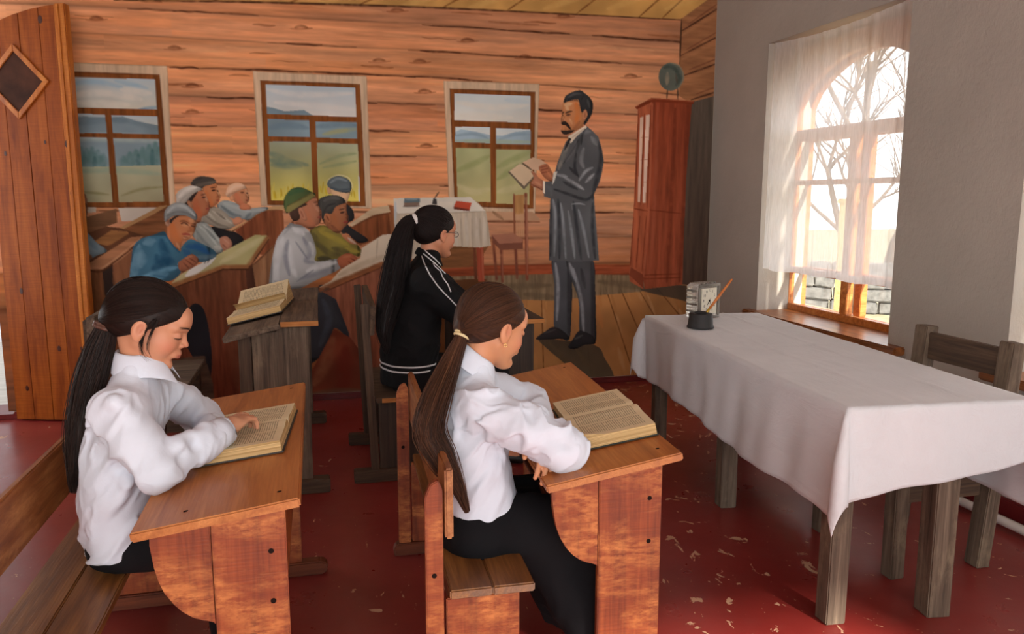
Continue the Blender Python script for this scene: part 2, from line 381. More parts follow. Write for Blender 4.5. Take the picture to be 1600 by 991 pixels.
prism('diamond_pane', [(dcx+c[0]*dhx*.82, dcz+c[1]*dhz*.82) for c in cor], -.024, -.0215, M_DARKGLASS, droot, 0)
for (px, py, r) in ((62, 30, .02), (105, 225, .018), (113, 302, .014), (8, 240, .012), (33, 455, .016), (92, 545, .016), (42, 607, .015), (127, 545, .012), (70, 222, .01)):
    x, z = on_leaf(px, py); x = max(.03, min(dw-.03, x)); yk = -.0222 if x < .487 else -.0302
    V = [(x, yk-.0008, z)]+[(x+r*.7*math.cos(a), yk-.0004, z+r*1.25*math.sin(a)) for a in np.linspace(0, 6.283, 12, endpoint=False)]
    mesh_from('knot', V, [(0, 1+(k+1) % 12, 1+k) for k in range(12)], M_KNOT, droot)
# white heating pipe along the window wall
M_PIPE = plain('white_pipe', (222, 214, 206), .35, .03)
V, Fc = tube_geo([(2.905, YN+.3, .04), (2.905, 2., .04), (2.905, 5.5, .04)], .021, 12)
pp = empty('heating_pipe', (0, 0, 0), 0, 'white heating pipe running along the floor by the window wall', 'pipe')
mesh_from('pipe', V, Fc, M_PIPE, pp, True)
for y in (1.2, 2.2, 3.2, 4.2, 5.2): box('bracket', (2.895, y-.01, 0), (2.915, y+.01, .03), M_PIPE, pp, .002)
# ---------------------------------------------------------------- wall painting
# The back wall carries a hand-painted mural.  It is painted here with small brush tools
# (fills, soft strokes, wood streaks) on a raster in WALL coordinates; the raster becomes the
# colour attribute of one flat grid on the wall, cut into one mesh per painted motif.
MX0, MX1, MZ0, MZ1, MCELL = -2.02, 3.06, 0.045, 2.975, 0.0055
MSS = 2
class Paint:
    def __init__(s):
        s.nx = int((MX1-MX0)/MCELL); s.nz = int((MZ1-MZ0)/MCELL)
        s.w, s.h = s.nx*MSS, s.nz*MSS
        s.px = MCELL/MSS
        s.im = np.zeros((s.h, s.w, 3), np.float32); s.lay = np.zeros((s.h, s.w), np.int16)
        s.names = ['painted_log_wall']; s.cur = 0; s.clip = None
        s.rng = np.random.RandomState(5)
        s.grain = s.noise(26, 3.2, 4); s.blot = s.noise(34, 34, 3); s.vgrain = s.noise(3.0, 30, 4); s.fine = s.noise(5, 5, 2)
    def noise(s, sx, sy, octv):
        # value noise, sx/sy = feature size in raster pixels (wide sx = horizontal streaks)
        out = np.zeros((s.h, s.w), np.float32); amp = 1.; tot = 0
        for o in range(octv):
            gw, gh = max(2, int(s.w/(sx*3)*2**o)), max(2, int(s.h/(sy*3)*2**o))
            g = s.rng.rand(gh, gw).astype(np.float32)
            yi = np.linspace(0, gh-1.001, s.h); xi = np.linspace(0, gw-1.001, s.w)
            y0 = yi.astype(int); x0 = xi.astype(int); fy = (yi-y0)[:, None]; fx = (xi-x0)[None]
            fy = fy*fy*(3-2*fy); fx = fx*fx*(3-2*fx)
            y1 = np.minimum(y0+1, gh-1); x1 = np.minimum(x0+1, gw-1)
            out += amp*((g[y0][:, x0]*(1-fx)+g[y0][:, x1]*fx)*(1-fy)+(g[y1][:, x0]*(1-fx)+g[y1][:, x1]*fx)*fy)
            tot += amp; amp *= .6
        out /= tot
        return (out-out.mean())/(out.std()+1e-6)
    def W(s, pts):
        p = np.array([wall_xz(x, y) for x, y in pts])
        return np.stack([(p[:, 0]-MX0)/s.px, (MZ1-p[:, 1])/s.px], 1)
    def layer(s, name):
        if name not in s.names: s.names.append(name)
        s.cur = s.names.index(name)
    @staticmethod
    def smooth(p, n=5, closed=True):
        N = len(p); out = []
        for i in range(N if closed else N-1):
            a, b, c, d = (p[(i-1) % N], p[i], p[(i+1) % N], p[(i+2) % N]) if closed else (p[max(i-1, 0)], p[i], p[i+1], p[min(i+2, N-1)])
            for k in range(n):
                t = k/n
                out.append(.5*((2*b)+(c-a)*t+(2*a-5*b+4*c-d)*t*t+(3*b-a-3*c+d)*t**3))
        if not closed: out.append(p[-1])
        return np.array(out)
    def mask(s, q):
        x0, y0 = np.floor(q.min(0)).astype(int)-1; x1, y1 = np.ceil(q.max(0)).astype(int)+2
        x0, y0 = max(x0, 0), max(y0, 0); x1, y1 = min(x1, s.w), min(y1, s.h)
        if x1 <= x0 or y1 <= y0: return None
        X = np.arange(x0, x1)[None]+.5; Y = np.arange(y0, y1)[:, None]+.5
        ins = np.zeros((y1-y0, x1-x0), bool); N = len(q)
        for i in range(N):
            ax, ay = q[i]; bx, by = q[(i+1) % N]
            if ay == by: continue
            r0 = max(int(np.floor(min(ay, by)-y0-.5)), 0); r1 = min(int(np.ceil(max(ay, by)-y0+.5)), y1-y0)
            if r1 <= r0: continue
            yy = Y[r0:r1]; c = (ay > yy) != (by > yy)
            ins[r0:r1] ^= c & (X < (bx-ax)*(yy-ay)/(by-ay)+ax)
        return (slice(y0, y1), slice(x0, x1)), ins
    def fill(s, pts, col, smooth=False, name=None, a=1., var=.05, g='blot', grad=None, clip=False, keep=False):
        q = s.W(pts)
        if smooth: q = s.smooth(q)
        m = s.mask(q)
        if m is None: return
        sl, ins = m
        c = np.array(col, np.float32)/255.
        if grad is not None:                       # (colour2, dx, dy): painted change of colour across the shape
            c2 = np.array(grad[0], np.float32)/255.; h, w = ins.shape
            t = (np.linspace(0, 1, w)[None]*grad[1]+np.linspace(0, 1, h)[:, None]*grad[2]); t = np.clip(t, 0, 1)[..., None]
            c = c*(1-t)+c2*t
        n = getattr(s, g)[sl][..., None]
        cc = np.clip(c*(1+var*n), 0, 1)
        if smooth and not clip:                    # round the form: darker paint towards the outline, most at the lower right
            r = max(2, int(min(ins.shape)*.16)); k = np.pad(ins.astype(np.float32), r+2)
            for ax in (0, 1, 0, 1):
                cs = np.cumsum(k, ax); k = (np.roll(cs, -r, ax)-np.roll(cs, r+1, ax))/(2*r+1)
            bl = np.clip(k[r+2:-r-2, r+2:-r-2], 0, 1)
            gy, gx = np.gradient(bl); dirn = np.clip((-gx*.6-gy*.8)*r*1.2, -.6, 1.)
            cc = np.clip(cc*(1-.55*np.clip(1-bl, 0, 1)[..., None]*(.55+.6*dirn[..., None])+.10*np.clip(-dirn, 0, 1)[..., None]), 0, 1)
        al = ins.astype(np.float32)*a
        if clip and s.clip is not None: al = al*s.clip[sl]
        s.im[sl] = s.im[sl]*(1-al[..., None])+cc*al[..., None]
        if a > .5 and not clip:
            s.lay[sl][ins] = s.cur
        if not clip and not keep:
            s.clip = np.zeros((s.h, s.w), np.float32); s.clip[sl] = ins
    def st(s, pts, wd, col, a=.6, soft=.6, clip=True, smooth=True, taper=True, own=False):
        q = s.W(pts)
        if smooth and len(q) > 2: q = s.smooth(q, 6, False)
        if wd <= 2.7: wd *= 1.3; a = min(1., a*1.15)
        sc = 1./(s.px*200.); wd = wd*sc*1.0
        pad = int(wd*1.6)+3
        x0, y0 = np.floor(q.min(0)).astype(int)-pad; x1, y1 = np.ceil(q.max(0)).astype(int)+pad
        x0, y0 = max(x0, 0), max(y0, 0); x1, y1 = min(x1, s.w), min(y1, s.h)
        if x1 <= x0 or y1 <= y0: return
        X = np.arange(x0, x1)[None]+.5; Y = np.arange(y0, y1)[:, None]+.5
        best = np.full((y1-y0, x1-x0), 1e9, np.float32); N = len(q)-1
        for i in range(N):
            a0 = q[i]; d = q[i+1]-a0; L = d@d+1e-9
            t = np.clip(((X-a0[0])*d[0]+(Y-a0[1])*d[1])/L, 0, 1)
            D = np.hypot(X-a0[0]-t*d[0], Y-a0[1]-t*d[1])
            if taper:
                u = (i+t)/N; D = D/np.maximum(.35+.65*np.sin(np.pi*np.clip(u, .02, .98))**.6, .1)
            best = np.minimum(best, D)
        sl = (slice(y0, y1), slice(x0, x1)); r = wd/2
        al = np.clip((r*(1+soft)-best)/(r*2*soft+.6), 0, 1); al = al*al*(3-2*al)*a
        al *= np.clip(1+.18*s.fine[sl], 0, 1.2)
        if clip and s.clip is not None: al = al*s.clip[sl]
        al = np.clip(al, 0, 1)
        s.im[sl] = s.im[sl]*(1-al[..., None])+np.array(col, np.float32)/255.*al[..., None]
        if own: s.lay[sl][al > .5] = s.cur
    def sts(s, lst, wd, col, a=.6, **k):
        for p in lst: s.st(p, wd, col, a, **k)
def paint_mural():
    P = Paint(); F, S, SS, L = P.fill, P.st, P.sts, P.layer
    # --- log wall: seams run across the wall; every log has its own tone, streaks and knots
    seam = [[-48, -25, -8], [-22, 2, 22], [20, 38, 58], [62, 79, 98], [107, 120, 140], [152, 163, 177], [197, 206, 217], [240, 245, 255], [287, 290, 293],
            [330, 331, 332], [374, 372, 370], [420, 415, 410], [470, 460, 450], [680, 660, 640]]
    xs = np.array([333, 650, 960.])
    rows = []
    for sm in seam:
        c = np.polyfit(xs, sm, 2 if sm[0] < 400 else 1)
        px = np.linspace(-30, 1130, 30); q = P.W(np.stack([px, np.polyval(c, px)], 1))
        rows.append(np.interp(np.arange(P.w), q[:, 0], q[:, 1]))
    rows = np.array(rows)
    wob = P.noise(60, 4000, 3)[0]
    rng = np.random.RandomState(11)
    Y = np.arange(P.h)[:, None]
    tones = [(205, 150, 104), (186, 132, 94), (198, 142, 102), (198, 142, 100), (204, 146, 104), (196, 136, 98), (206, 146, 102), (206, 144, 102), (206, 152, 110), (184, 134, 100), (180, 126, 90), (150, 98, 62), (120, 76, 50)]
    g2 = P.noise(60, 2.2, 3); g3 = P.noise(110, 9, 3)
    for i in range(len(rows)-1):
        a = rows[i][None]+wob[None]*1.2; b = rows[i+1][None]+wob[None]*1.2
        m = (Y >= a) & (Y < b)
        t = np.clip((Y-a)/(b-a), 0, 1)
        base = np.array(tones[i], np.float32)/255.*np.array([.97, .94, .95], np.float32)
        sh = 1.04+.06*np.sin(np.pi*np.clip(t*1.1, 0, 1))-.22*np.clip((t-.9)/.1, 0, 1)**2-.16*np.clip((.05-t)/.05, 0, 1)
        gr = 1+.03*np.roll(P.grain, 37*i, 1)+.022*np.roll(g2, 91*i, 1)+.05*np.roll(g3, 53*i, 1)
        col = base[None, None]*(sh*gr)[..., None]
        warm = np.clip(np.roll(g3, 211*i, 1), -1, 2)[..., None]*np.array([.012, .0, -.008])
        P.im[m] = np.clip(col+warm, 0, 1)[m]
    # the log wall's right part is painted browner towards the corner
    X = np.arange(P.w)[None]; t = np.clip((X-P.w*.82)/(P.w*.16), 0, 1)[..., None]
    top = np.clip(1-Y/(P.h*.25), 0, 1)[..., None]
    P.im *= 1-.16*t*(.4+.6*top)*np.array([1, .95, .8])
    for i, sm in enumerate(seam[1:10]):
        c = np.polyfit(xs, sm, 2); 
        for k in range(9):
            x = rng.uniform(90, 1040); l = rng.uniform(40, 150)
            px = np.linspace(x, x+l, 6); py = np.polyval(c, px)
            S(list(zip(px, py+rng.uniform(-.8, 1.2, 6))), rng.uniform(1.4, 3.4), (74, 42, 26), rng.uniform(.35, .75), clip=False)
        for k in range(5):
            x = rng.uniform(90, 1040); l = rng.uniform(25, 80); dy = rng.uniform(8, 34)
            px = np.linspace(x, x+l, 5); py = np.polyval(c, px)+dy
            S(list(zip(px, py+rng.uniform(-1, 1, 5))), rng.uniform(1., 2.6), (112, 62, 36), rng.uniform(.2, .5), clip=False)
            x = rng.uniform(90, 1040); px = np.linspace(x, x+l*1.4, 5); py = np.polyval(c, px)+rng.uniform(6, 20)
            S(list(zip(px, py+rng.uniform(-.8, .8, 5))), rng.uniform(2, 5), (232, 176, 128), rng.uniform(.15, .4), clip=False)
    for (x, y) in [(150, 28), (272, 74), (300, 133), (300, 174), (592, 94), (655, 95), (663, 142), (666, 227), (820, 88), (880, 24), (620, 15), (470, 42), (730, 62), (985, 118)]:
        S([(x-9, y+1), (x, y-1), (x+10, y+1)], 4, (92, 50, 30), .55, clip=False); S([(x-16, y+3), (x, y+3.5), (x+18, y+2)], 2, (120, 66, 40), .4, clip=False)
    # --- plank ceiling and the turned log corner
    L('painted_ceiling')
    F([(150, -12), (178, -1), (420, 3), (700, 12), (1063, 30), (1108, 0), (1130, -14)], (196, 150, 92), g='blot', var=.06, grad=((186, 142, 84), 1, 0))
    SS([[(x, y0), (x+44, -12)] for x, y0 in ((330, 2), (450, 5), (560, 8), (690, 13), (790, 18), (900, 22), (998, 27), (1034, 29))], 2, (120, 76, 42), .7, smooth=False)
    SS([[(x, 14), (x+60, -6)] for x in (480, 620, 730, 850, 950, 1040)], 9, (220, 178, 112), .35)
    S([(178, 0), (420, 4), (700, 13), (1063, 31)], 2.4, (78, 50, 32), .8, clip=False)
    L('painted_corner_wall')
    F([(1064, 30), (1124, -14), (1124, 160), (1078, 160), (1061, 150)], (158, 108, 74), g='grain', var=.05)
    for a, b in (((1066, 48), (1124, 12)), ((1064, 87), (1124, 56)), ((1069, 118), (1124, 98)), ((1080, 156), (1124, 142))):
        S([a, b], 3, (70, 42, 28), .8, smooth=False); S([(a[0], a[1]+7), (b[0], b[1]+7)], 6, (186, 130, 90), .35, smooth=False); S([(a[0]+8, a[1]-9), (b[0], b[1]-8)], 2, (112, 68, 46), .5, smooth=False)
    S([(1065, 30), (1062, 100)], 3, (62, 42, 28), .8, clip=False, smooth=False)
    L('painted_dark_panel')
    F([(1079, 160), (1124, 148), (1120, 300), (1112, 470), (1062, 447), (1066, 333)], (92, 80, 68), g='vgrain', var=.05, grad=((76, 58, 48), 0, 1))
    S([(1117, 160), (1113, 300), (1106, 450)], 9, (44, 38, 34), .55)
    # --- windows onto hills
    def window(casing, frame, panes, muls, paint, sill=None):
        L('painted_window')
        P.names.append('painted_window'); P.cur = len(P.names)-1
        F(casing, (200, 172, 142), g='vgrain', var=.04)
        n = len(casing)
        for i in range(n): S([casing[i], casing[(i+1) % n]], 2, (150, 112, 82), .5, smooth=False)
        F(frame, (124, 74, 40), g='vgrain', var=.07, keep=True)
        for p in panes: paint(p)
        for m in muls: F(m, (122, 72, 38), g='vgrain', var=.08, keep=True)
        for i in range(4): S([frame[i], frame[(i+1) % 4]], 1.6, (84, 46, 24), .6, smooth=False, clip=False)
    def landA(p):
        F(p, (178, 190, 192), grad=((206, 200, 182), 0, 1), var=.03)
        SS([[(100, 132), (150, 128), (190, 136)], [(180, 126), (230, 138)]], 7, (140, 172, 190), .5)
        SS([[(110, 150), (160, 145), (220, 155)], [(190, 140), (235, 146)], [(120, 160), (200, 164)]], 10, (222, 212, 196), .5)
        F([(90, 185), (130, 182), (175, 184), (192, 182), (215, 190), (260, 198), (260, 340), (90, 340)], (124, 140, 146), clip=True, grad=((150, 170, 170), 0, .6))
        S([(215, 172), (250, 167)], 5, (120, 150, 168), .8)
        SS([[(100, 196), (140, 190), (190, 188), (250, 202)], [(170, 185), (200, 190)]], 8, (106, 124, 132), .45)
        SS([[(95, 218), (150, 216), (250, 220)], [(105, 212), (250, 214)]], 9, (176, 186, 176), .5)
        SS([[(x, 262), (x+1, 262-h)] for x, h in ((118, 34), (126, 30), (134, 28), (143, 30), (152, 25), (160, 20), (192, 16), (202, 22), (212, 26), (222, 30), (232, 34), (242, 38), (248, 30))], 11, (88, 120, 116), .6)
        SS([[(x, 262), (x, 262-h)] for x, h in ((122, 24), (148, 16), (216, 20), (238, 28))], 6, (66, 98, 100), .5)
        F([(90, 262), (260, 258), (260, 340), (90, 340)], (166, 166, 138), clip=True, grad=((160, 150, 116), 0, 1))
        SS([[(110, 268), (180, 266), (250, 272)]], 8, (140, 160, 140), .5); SS([[(190, 306), (220, 296), (258, 292)], [(130, 300), (170, 304)]], 4, (128, 124, 84), .5)
    window([(98, 97), (261, 103), (274, 320), (98, 320)], [(98, 112), (249, 117), (265, 324), (98, 324)],
           [[(98, 120), (242, 124), (245, 171), (98, 167)], [(98, 177), (164, 179), (167, 208), (98, 208)], [(174, 180), (246, 182), (248, 210), (176, 208)],
            [(98, 214), (167, 215), (176, 316), (98, 316)], [(177, 216), (248, 217), (256, 315), (186, 316)]], [], landA)
    P.fill([(185, 325), (252, 324), (252, 344), (190, 346)], (198, 186, 170), keep=True); P.fill([(98, 324), (150, 324), (150, 332), (98, 334)], (190, 178, 160), keep=True)
    def landB(p):
        F(p, (176, 188, 192), grad=((206, 200, 190), 0, 1), var=.03)
        SS([[(418, 140), (470, 148), (550, 146)], [(430, 160), (500, 166), (556, 172)]], 8, (216, 208, 198), .5)
        F([(410, 166), (425, 168), (445, 174), (475, 172), (488, 180), (560, 190), (560, 330), (410, 330)], (120, 138, 146), clip=True, grad=((146, 160, 146), 0, .5))
        SS([[(415, 200), (450, 196), (480, 200)], [(495, 198), (530, 194), (556, 196)]], 9, (104, 124, 136), .5)
        SS([[(505, 210), (530, 205), (556, 202)]], 7, (164, 160, 112), .6)
        F([(410, 221), (560, 224), (560, 330), (410, 330)], (158, 162, 138), clip=True, grad=((206, 188, 96), 0, 1.2))
        SS([[(420, 240), (435, 244), (450, 252), (480, 258)], [(422, 250), (445, 256)], [(425, 258), (470, 260)]], 9, (104, 120, 104), .55)
        SS([[(500, 256), (530, 244), (556, 240)], [(505, 262), (556, 252)]], 5, (128, 140, 104), .5)
        for i in range(46):
            x = 420+i*3.0+rng.uniform(-1, 1); y = rng.uniform(296, 312)
            S([(x, y), (x+rng.uniform(-3, 3), y-rng.uniform(8, 18))], 1.6, [(192, 160, 40), (172, 140, 44), (206, 184, 90)][i % 3], .55)
    window([(395, 111), (573, 119), (581, 326), (408, 322)], [(407, 126), (562, 132), (571, 322), (418, 320)],
           [[(415, 132), (555, 137), (557, 183), (417, 178)], [(418, 186), (483, 188), (484, 214), (419, 213)], [(493, 190), (557, 191), (558, 217), (494, 215)],
            [(420, 221), (486, 222), (489, 313), (424, 313)], [(495, 223), (559, 225), (563, 315), (498, 314)]], [], landB)
    def landC(p):
        F(p, (196, 204, 202), grad=((212, 206, 192), 0, 1), var=.03)
        SS([[(715, 160), (770, 168), (825, 164)], [(720, 180), (800, 184)]], 9, (222, 214, 198), .5); S([(790, 156), (826, 160)], 8, (180, 196, 200), .4)
        F([(705, 210), (720, 202), (745, 206), (765, 211), (785, 212), (805, 206), (830, 204), (830, 330), (705, 330)], (150, 168, 176), clip=True)
        SS([[(712, 212), (740, 209), (762, 216)], [(780, 218), (806, 210), (828, 210)]], 5, (128, 148, 160), .5)
        S([(712, 220), (830, 222)], 6, (164, 176, 140), .6)
        F([(705, 231), (830, 233), (830, 330), (705, 330)], (166, 168, 124), clip=True, grad=((190, 176, 124), 0, 1))
        SS([[(712, 268), (740, 256), (764, 244)], [(776, 262), (800, 250), (828, 238)], [(778, 280), (810, 258)]], 9, (140, 146, 96), .5)
        SS([[(714, 290), (740, 300), (764, 296)], [(778, 300), (820, 290)]], 10, (206, 194, 150), .5)
    window([(693, 126), (843, 131), (836, 334), (702, 330)], [(703, 139), (836, 144), (833, 326), (711, 322)],
           [[(710, 146), (829, 150), (829, 192), (710, 188)], [(711, 198), (766, 199), (766, 224), (711, 222)], [(775, 200), (829, 202), (829, 226), (775, 225)],
            [(712, 231), (766, 232), (767, 316), (715, 314)], [(775, 233), (829, 234), (827, 320), (775, 318)]], [], landC)
    F([(756, 331), (832, 331), (843, 342), (843, 345), (754, 344)], (190, 148, 116), keep=True); S([(752, 346), (843, 347)], 4, (110, 72, 50), .7, clip=False); S([(770, 331), (786, 343)], 5, (120, 88, 62), .6, clip=False)
    # --- baseboard and plank floor of the painted room
    L('painted_floor')
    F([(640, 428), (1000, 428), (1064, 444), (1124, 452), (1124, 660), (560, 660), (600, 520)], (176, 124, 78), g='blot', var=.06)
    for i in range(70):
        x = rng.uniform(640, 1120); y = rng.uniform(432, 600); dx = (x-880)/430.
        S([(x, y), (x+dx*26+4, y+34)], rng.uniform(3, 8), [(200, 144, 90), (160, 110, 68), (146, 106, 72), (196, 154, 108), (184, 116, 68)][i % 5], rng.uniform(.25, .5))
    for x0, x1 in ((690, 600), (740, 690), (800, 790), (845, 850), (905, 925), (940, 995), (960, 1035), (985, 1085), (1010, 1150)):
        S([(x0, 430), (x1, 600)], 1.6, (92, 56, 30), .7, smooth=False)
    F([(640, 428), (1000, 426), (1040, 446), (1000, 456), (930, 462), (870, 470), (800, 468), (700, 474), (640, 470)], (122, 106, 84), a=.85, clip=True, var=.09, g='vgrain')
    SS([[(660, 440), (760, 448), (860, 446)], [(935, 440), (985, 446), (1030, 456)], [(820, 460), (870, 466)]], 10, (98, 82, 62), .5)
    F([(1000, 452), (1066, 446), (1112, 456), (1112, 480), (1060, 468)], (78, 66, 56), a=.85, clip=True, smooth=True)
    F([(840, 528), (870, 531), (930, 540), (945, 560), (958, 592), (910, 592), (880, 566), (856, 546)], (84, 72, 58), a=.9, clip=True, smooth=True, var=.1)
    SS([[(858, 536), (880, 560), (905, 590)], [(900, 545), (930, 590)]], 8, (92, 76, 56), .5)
    L('painted_baseboard')
    F([(640, 418), (760, 415), (860, 413), (986, 414), (990, 430), (860, 428), (640, 434)], (138, 70, 46), g='grain', var=.08)
    S([(640, 422), (760, 418), (986, 418)], 4, (176, 96, 64), .5)
    # --- shelf cabinet and globe
    L('painted_cabinet')
    F([(997, 168), (1019, 160), (1013, 327), (1005, 452), (984, 440), (983, 428), (990, 327)], (168, 92, 64), g='vgrain', var=.05)
    F([(1000, 184), (1005.5, 182), (1000, 316), (996.5, 316)], (206, 172, 148), clip=True, g='blot'); F([(1009, 180), (1015.5, 179), (1008.5, 317), (1004, 317)], (212, 182, 160), clip=True)
    SS([[(1001, y), (1013, y-1)] for y in (215, 250, 285)], 1, (150, 84, 58), .5, smooth=False)
    SS([[(998, 172), (992, 322)], [(1007, 178), (1001, 320)], [(1017, 165), (1011, 325)], [(991, 326), (1012, 330)], [(990, 340), (985, 415)], [(1000, 338), (994, 418)], [(1010, 338), (1003, 424)]], 1.8, (110, 50, 32), .7, smooth=False)
    F([(983, 430), (986, 418), (1006, 430), (1007, 452)], (128, 66, 46), clip=True)
    F([(1019, 158), (1081, 161), (1072, 280), (1066, 445), (1007, 452), (1005, 430), (1013, 327)], (136, 66, 44), g='vgrain', var=.06, grad=((150, 78, 54), 0, 1))
    SS([[(1028, 165), (1022, 330), (1014, 430)]], 7, (166, 92, 66), .5); SS([[(1055, 170), (1048, 330), (1042, 440)], [(1075, 165), (1068, 330), (1062, 440)]], 8, (104, 48, 32), .5)
    SS([[(1013, 328), (1066, 334)], [(1006, 430), (1064, 428)], [(1007, 436), (1064, 434)]], 1.6, (100, 44, 28), .6, smooth=False)
    S([(1020, 162), (1014, 327), (1006, 432)], 2, (188, 112, 82), .6)
    F([(992, 167), (1018, 153), (1085, 158), (1083, 163), (1020, 159), (995, 171)], (118, 54, 34)); S([(993, 168), (1018, 155), (1084, 159)], 1.5, (166, 90, 62), .7)
    L('painted_globe')
    c = [(1048+19*math.cos(a), 120+22*math.sin(a)) for a in np.linspace(0, 2*math.pi, 24, endpoint=False)]
    S([(1043, 140), (1042, 154)], 2, (70, 52, 40), .9, clip=False, own=True); S([(1059, 138), (1059, 155)], 2, (70, 52, 40), .9, clip=False, own=True)
    F(c, (104, 108, 96), var=.1)
    SS([[(1038, 106), (1048, 104), (1060, 112)], [(1056, 112), (1062, 122), (1056, 134)]], 7, (66, 74, 66), .6); SS([[(1043, 114), (1042, 132)]], 7, (156, 140, 116), .6); S([(1056, 116), (1058, 130)], 4, (84, 74, 62), .7)
    S([(1046, 98), (1062, 104), (1068, 122), (1060, 138)], 2, (132, 124, 104), .8, clip=False, own=True)
    # --- far rows of desks on the left
    def new(name): P.names.append(name); P.cur = len(P.names)-1
    SK = (172, 116, 84)
    new('painted_desk')
    F([(187, 356), (254, 322), (264, 322), (268, 366), (220, 376), (196, 366)], (116, 76, 50), g='grain', var=.07)
    F([(187, 356), (250, 322), (263, 321), (240, 335), (193, 358)], (170, 130, 90), clip=False)
    F([(98, 400), (130, 350), (186, 356), (224, 368), (205, 392), (160, 430), (98, 470)], (92, 60, 42), var=.08)
    new('painted_bench')
    F([(128, 341), (182, 326), (183, 348), (138, 364), (128, 366)], (126, 92, 66), g='grain', var=.06, grad=((104, 72, 50), 0, 1))
    F([(148, 377), (174, 360), (200, 362), (201, 367), (170, 385), (150, 380)], (150, 104, 66), g='grain'); S([(150, 381), (170, 385), (200, 367)], 3, (84, 52, 34), .8)
    S([(140, 364), (146, 378)], 3, (92, 60, 40), .8, clip=False)
    new('painted_boy')
    F([(124, 306), (132, 302), (136, 312), (137, 330), (134, 345), (128, 350), (122, 345)], (146, 104, 80), True); S([(133, 318), (136, 324)], 3, (90, 56, 40), .7)
    F([(130, 362), (140, 367), (152, 380), (167, 392), (150, 400), (140, 406), (130, 400)], (132, 146, 150), True); S([(140, 378), (152, 390)], 6, (96, 118, 130), .6); S([(136, 398), (143, 404)], 6, (128, 84, 58), .8)
    new('painted_desk')
    F([(130, 420), (160, 420), (206, 388), (198, 452), (186, 500), (130, 520)], (118, 76, 50), g='vgrain', var=.08)
    F([(160, 424), (178, 412), (186, 470), (182, 490), (168, 498)], (58, 44, 38), clip=True, var=.1); SS([[(150, 424), (156, 500)]], 6, (140, 92, 62), .5)
    F([(137, 413), (204, 371), (224, 369), (200, 392), (161, 421), (137, 421)], (166, 116, 84), g='grain'); S([(138, 419), (160, 419), (222, 371)], 2, (200, 152, 116), .6); S([(138, 422), (161, 423), (200, 394)], 2.4, (82, 50, 34), .8, clip=False)
    F([(176, 413), (207, 389), (214, 392), (198, 451), (184, 480), (176, 440)], (132, 88, 62), g='vgrain'); S([(176, 414), (207, 390)], 2, (176, 126, 94), .6); S([(173, 418), (186, 476)], 3, (92, 60, 42), .7)
    F([(150, 505), (198, 452), (205, 470), (200, 520), (150, 540)], (70, 54, 46), var=.1)
    # desk and boys of the back row
    new('painted_desk')
    F([(368, 360), (413, 329), (442, 328), (446, 384), (428, 400), (390, 396), (376, 376)], (112, 62, 42), g='vgrain', var=.08, grad=((140, 84, 56), 1, 0))
    F([(355, 362), (393, 341), (417, 324), (444, 321), (444, 328), (413, 330), (378, 352), (360, 366)], (188, 150, 108), g='grain'); S([(357, 365), (378, 353), (413, 331), (443, 329)], 2, (110, 70, 46), .8)
    new('painted_boy')
    F([(339, 322), (351, 313), (374, 319), (393, 325), (414, 323), (419, 327), (401, 335), (389, 344), (378, 342), (362, 341), (351, 333)], (138, 142, 138), True)
    SS([[(350, 318), (370, 324), (392, 331)], [(395, 330), (414, 327)]], 5, (176, 178, 172), .6); SS([[(346, 322), (362, 334), (376, 338)], [(392, 333), (384, 341)]], 5, (92, 100, 102), .6)
    F([(362, 303), (372, 297), (385, 294), (388, 303), (389.5, 311), (386, 318), (379, 323), (371, 319), (365, 313)], SK, True)
    S([(369, 303), (373, 313), (379, 319)], 7, (196, 112, 84), .6); S([(384, 297), (387, 306)], 4, (206, 160, 124), .6); SS([[(376, 301), (381, 301)], [(385, 302), (387, 302)]], 1.8, (70, 40, 30), .8); S([(384, 313), (388, 313)], 1.6, (120, 60, 50), .8); S([(384, 304), (386, 309)], 1.5, (140, 88, 62), .7)
    F([(358, 307), (363, 304), (366, 312), (361, 314)], (190, 134, 100), True)
    F([(353, 301), (357, 291), (368, 286), (380, 288), (385, 294), (374, 298), (364, 304), (357, 308), (353, 305)], (206, 166, 136), True)
    S([(357, 300), (366, 292), (380, 290)], 4, (228, 196, 168), .6); S([(356, 305), (366, 301), (384, 295)], 2, (160, 116, 90), .6)
    F([(374, 323), (381, 318), (390, 321), (392, 327), (378, 328)], (176, 112, 82), True)
    new('painted_boy')
    F([(330, 354), (355, 360), (370, 364), (381, 376), (362, 386), (343, 372)], (38, 34, 34), True)
    F([(312, 340), (326, 325), (336, 323), (353, 333), (364, 345), (372, 340), (379, 345), (368, 353), (353, 359), (332, 353), (316, 346)], (150, 140, 124), True)
    SS([[(332, 330), (348, 340), (362, 349)], [(325, 332), (336, 344)]], 4, (188, 178, 160), .6); SS([[(322, 338), (340, 350), (356, 355)], [(338, 332), (352, 343)]], 3.5, (96, 88, 78), .6)
    F([(364, 344), (372, 339), (380, 344), (376, 349), (366, 351)], (180, 124, 96), True)
    F([(317, 295), (326, 289), (337, 286), (341, 298), (344, 307), (341, 317), (334, 323), (328, 325), (322, 314)], (184, 120, 82), True)
    S([(322, 300), (326, 314), (332, 320)], 8, (196, 108, 64), .55); S([(339, 294), (342, 306)], 3, (216, 172, 132), .6)
    SS([[(331, 298), (336, 297)], [(339, 298), (342, 299)]], 2, (60, 36, 28), .85); SS([[(329, 294), (336, 293)]], 1.5, (70, 42, 30), .7); S([(338, 313), (343, 313)], 1.8, (140, 64, 54), .8); S([(339, 301), (341, 307), (338, 308)], 1.4, (130, 76, 52), .7)
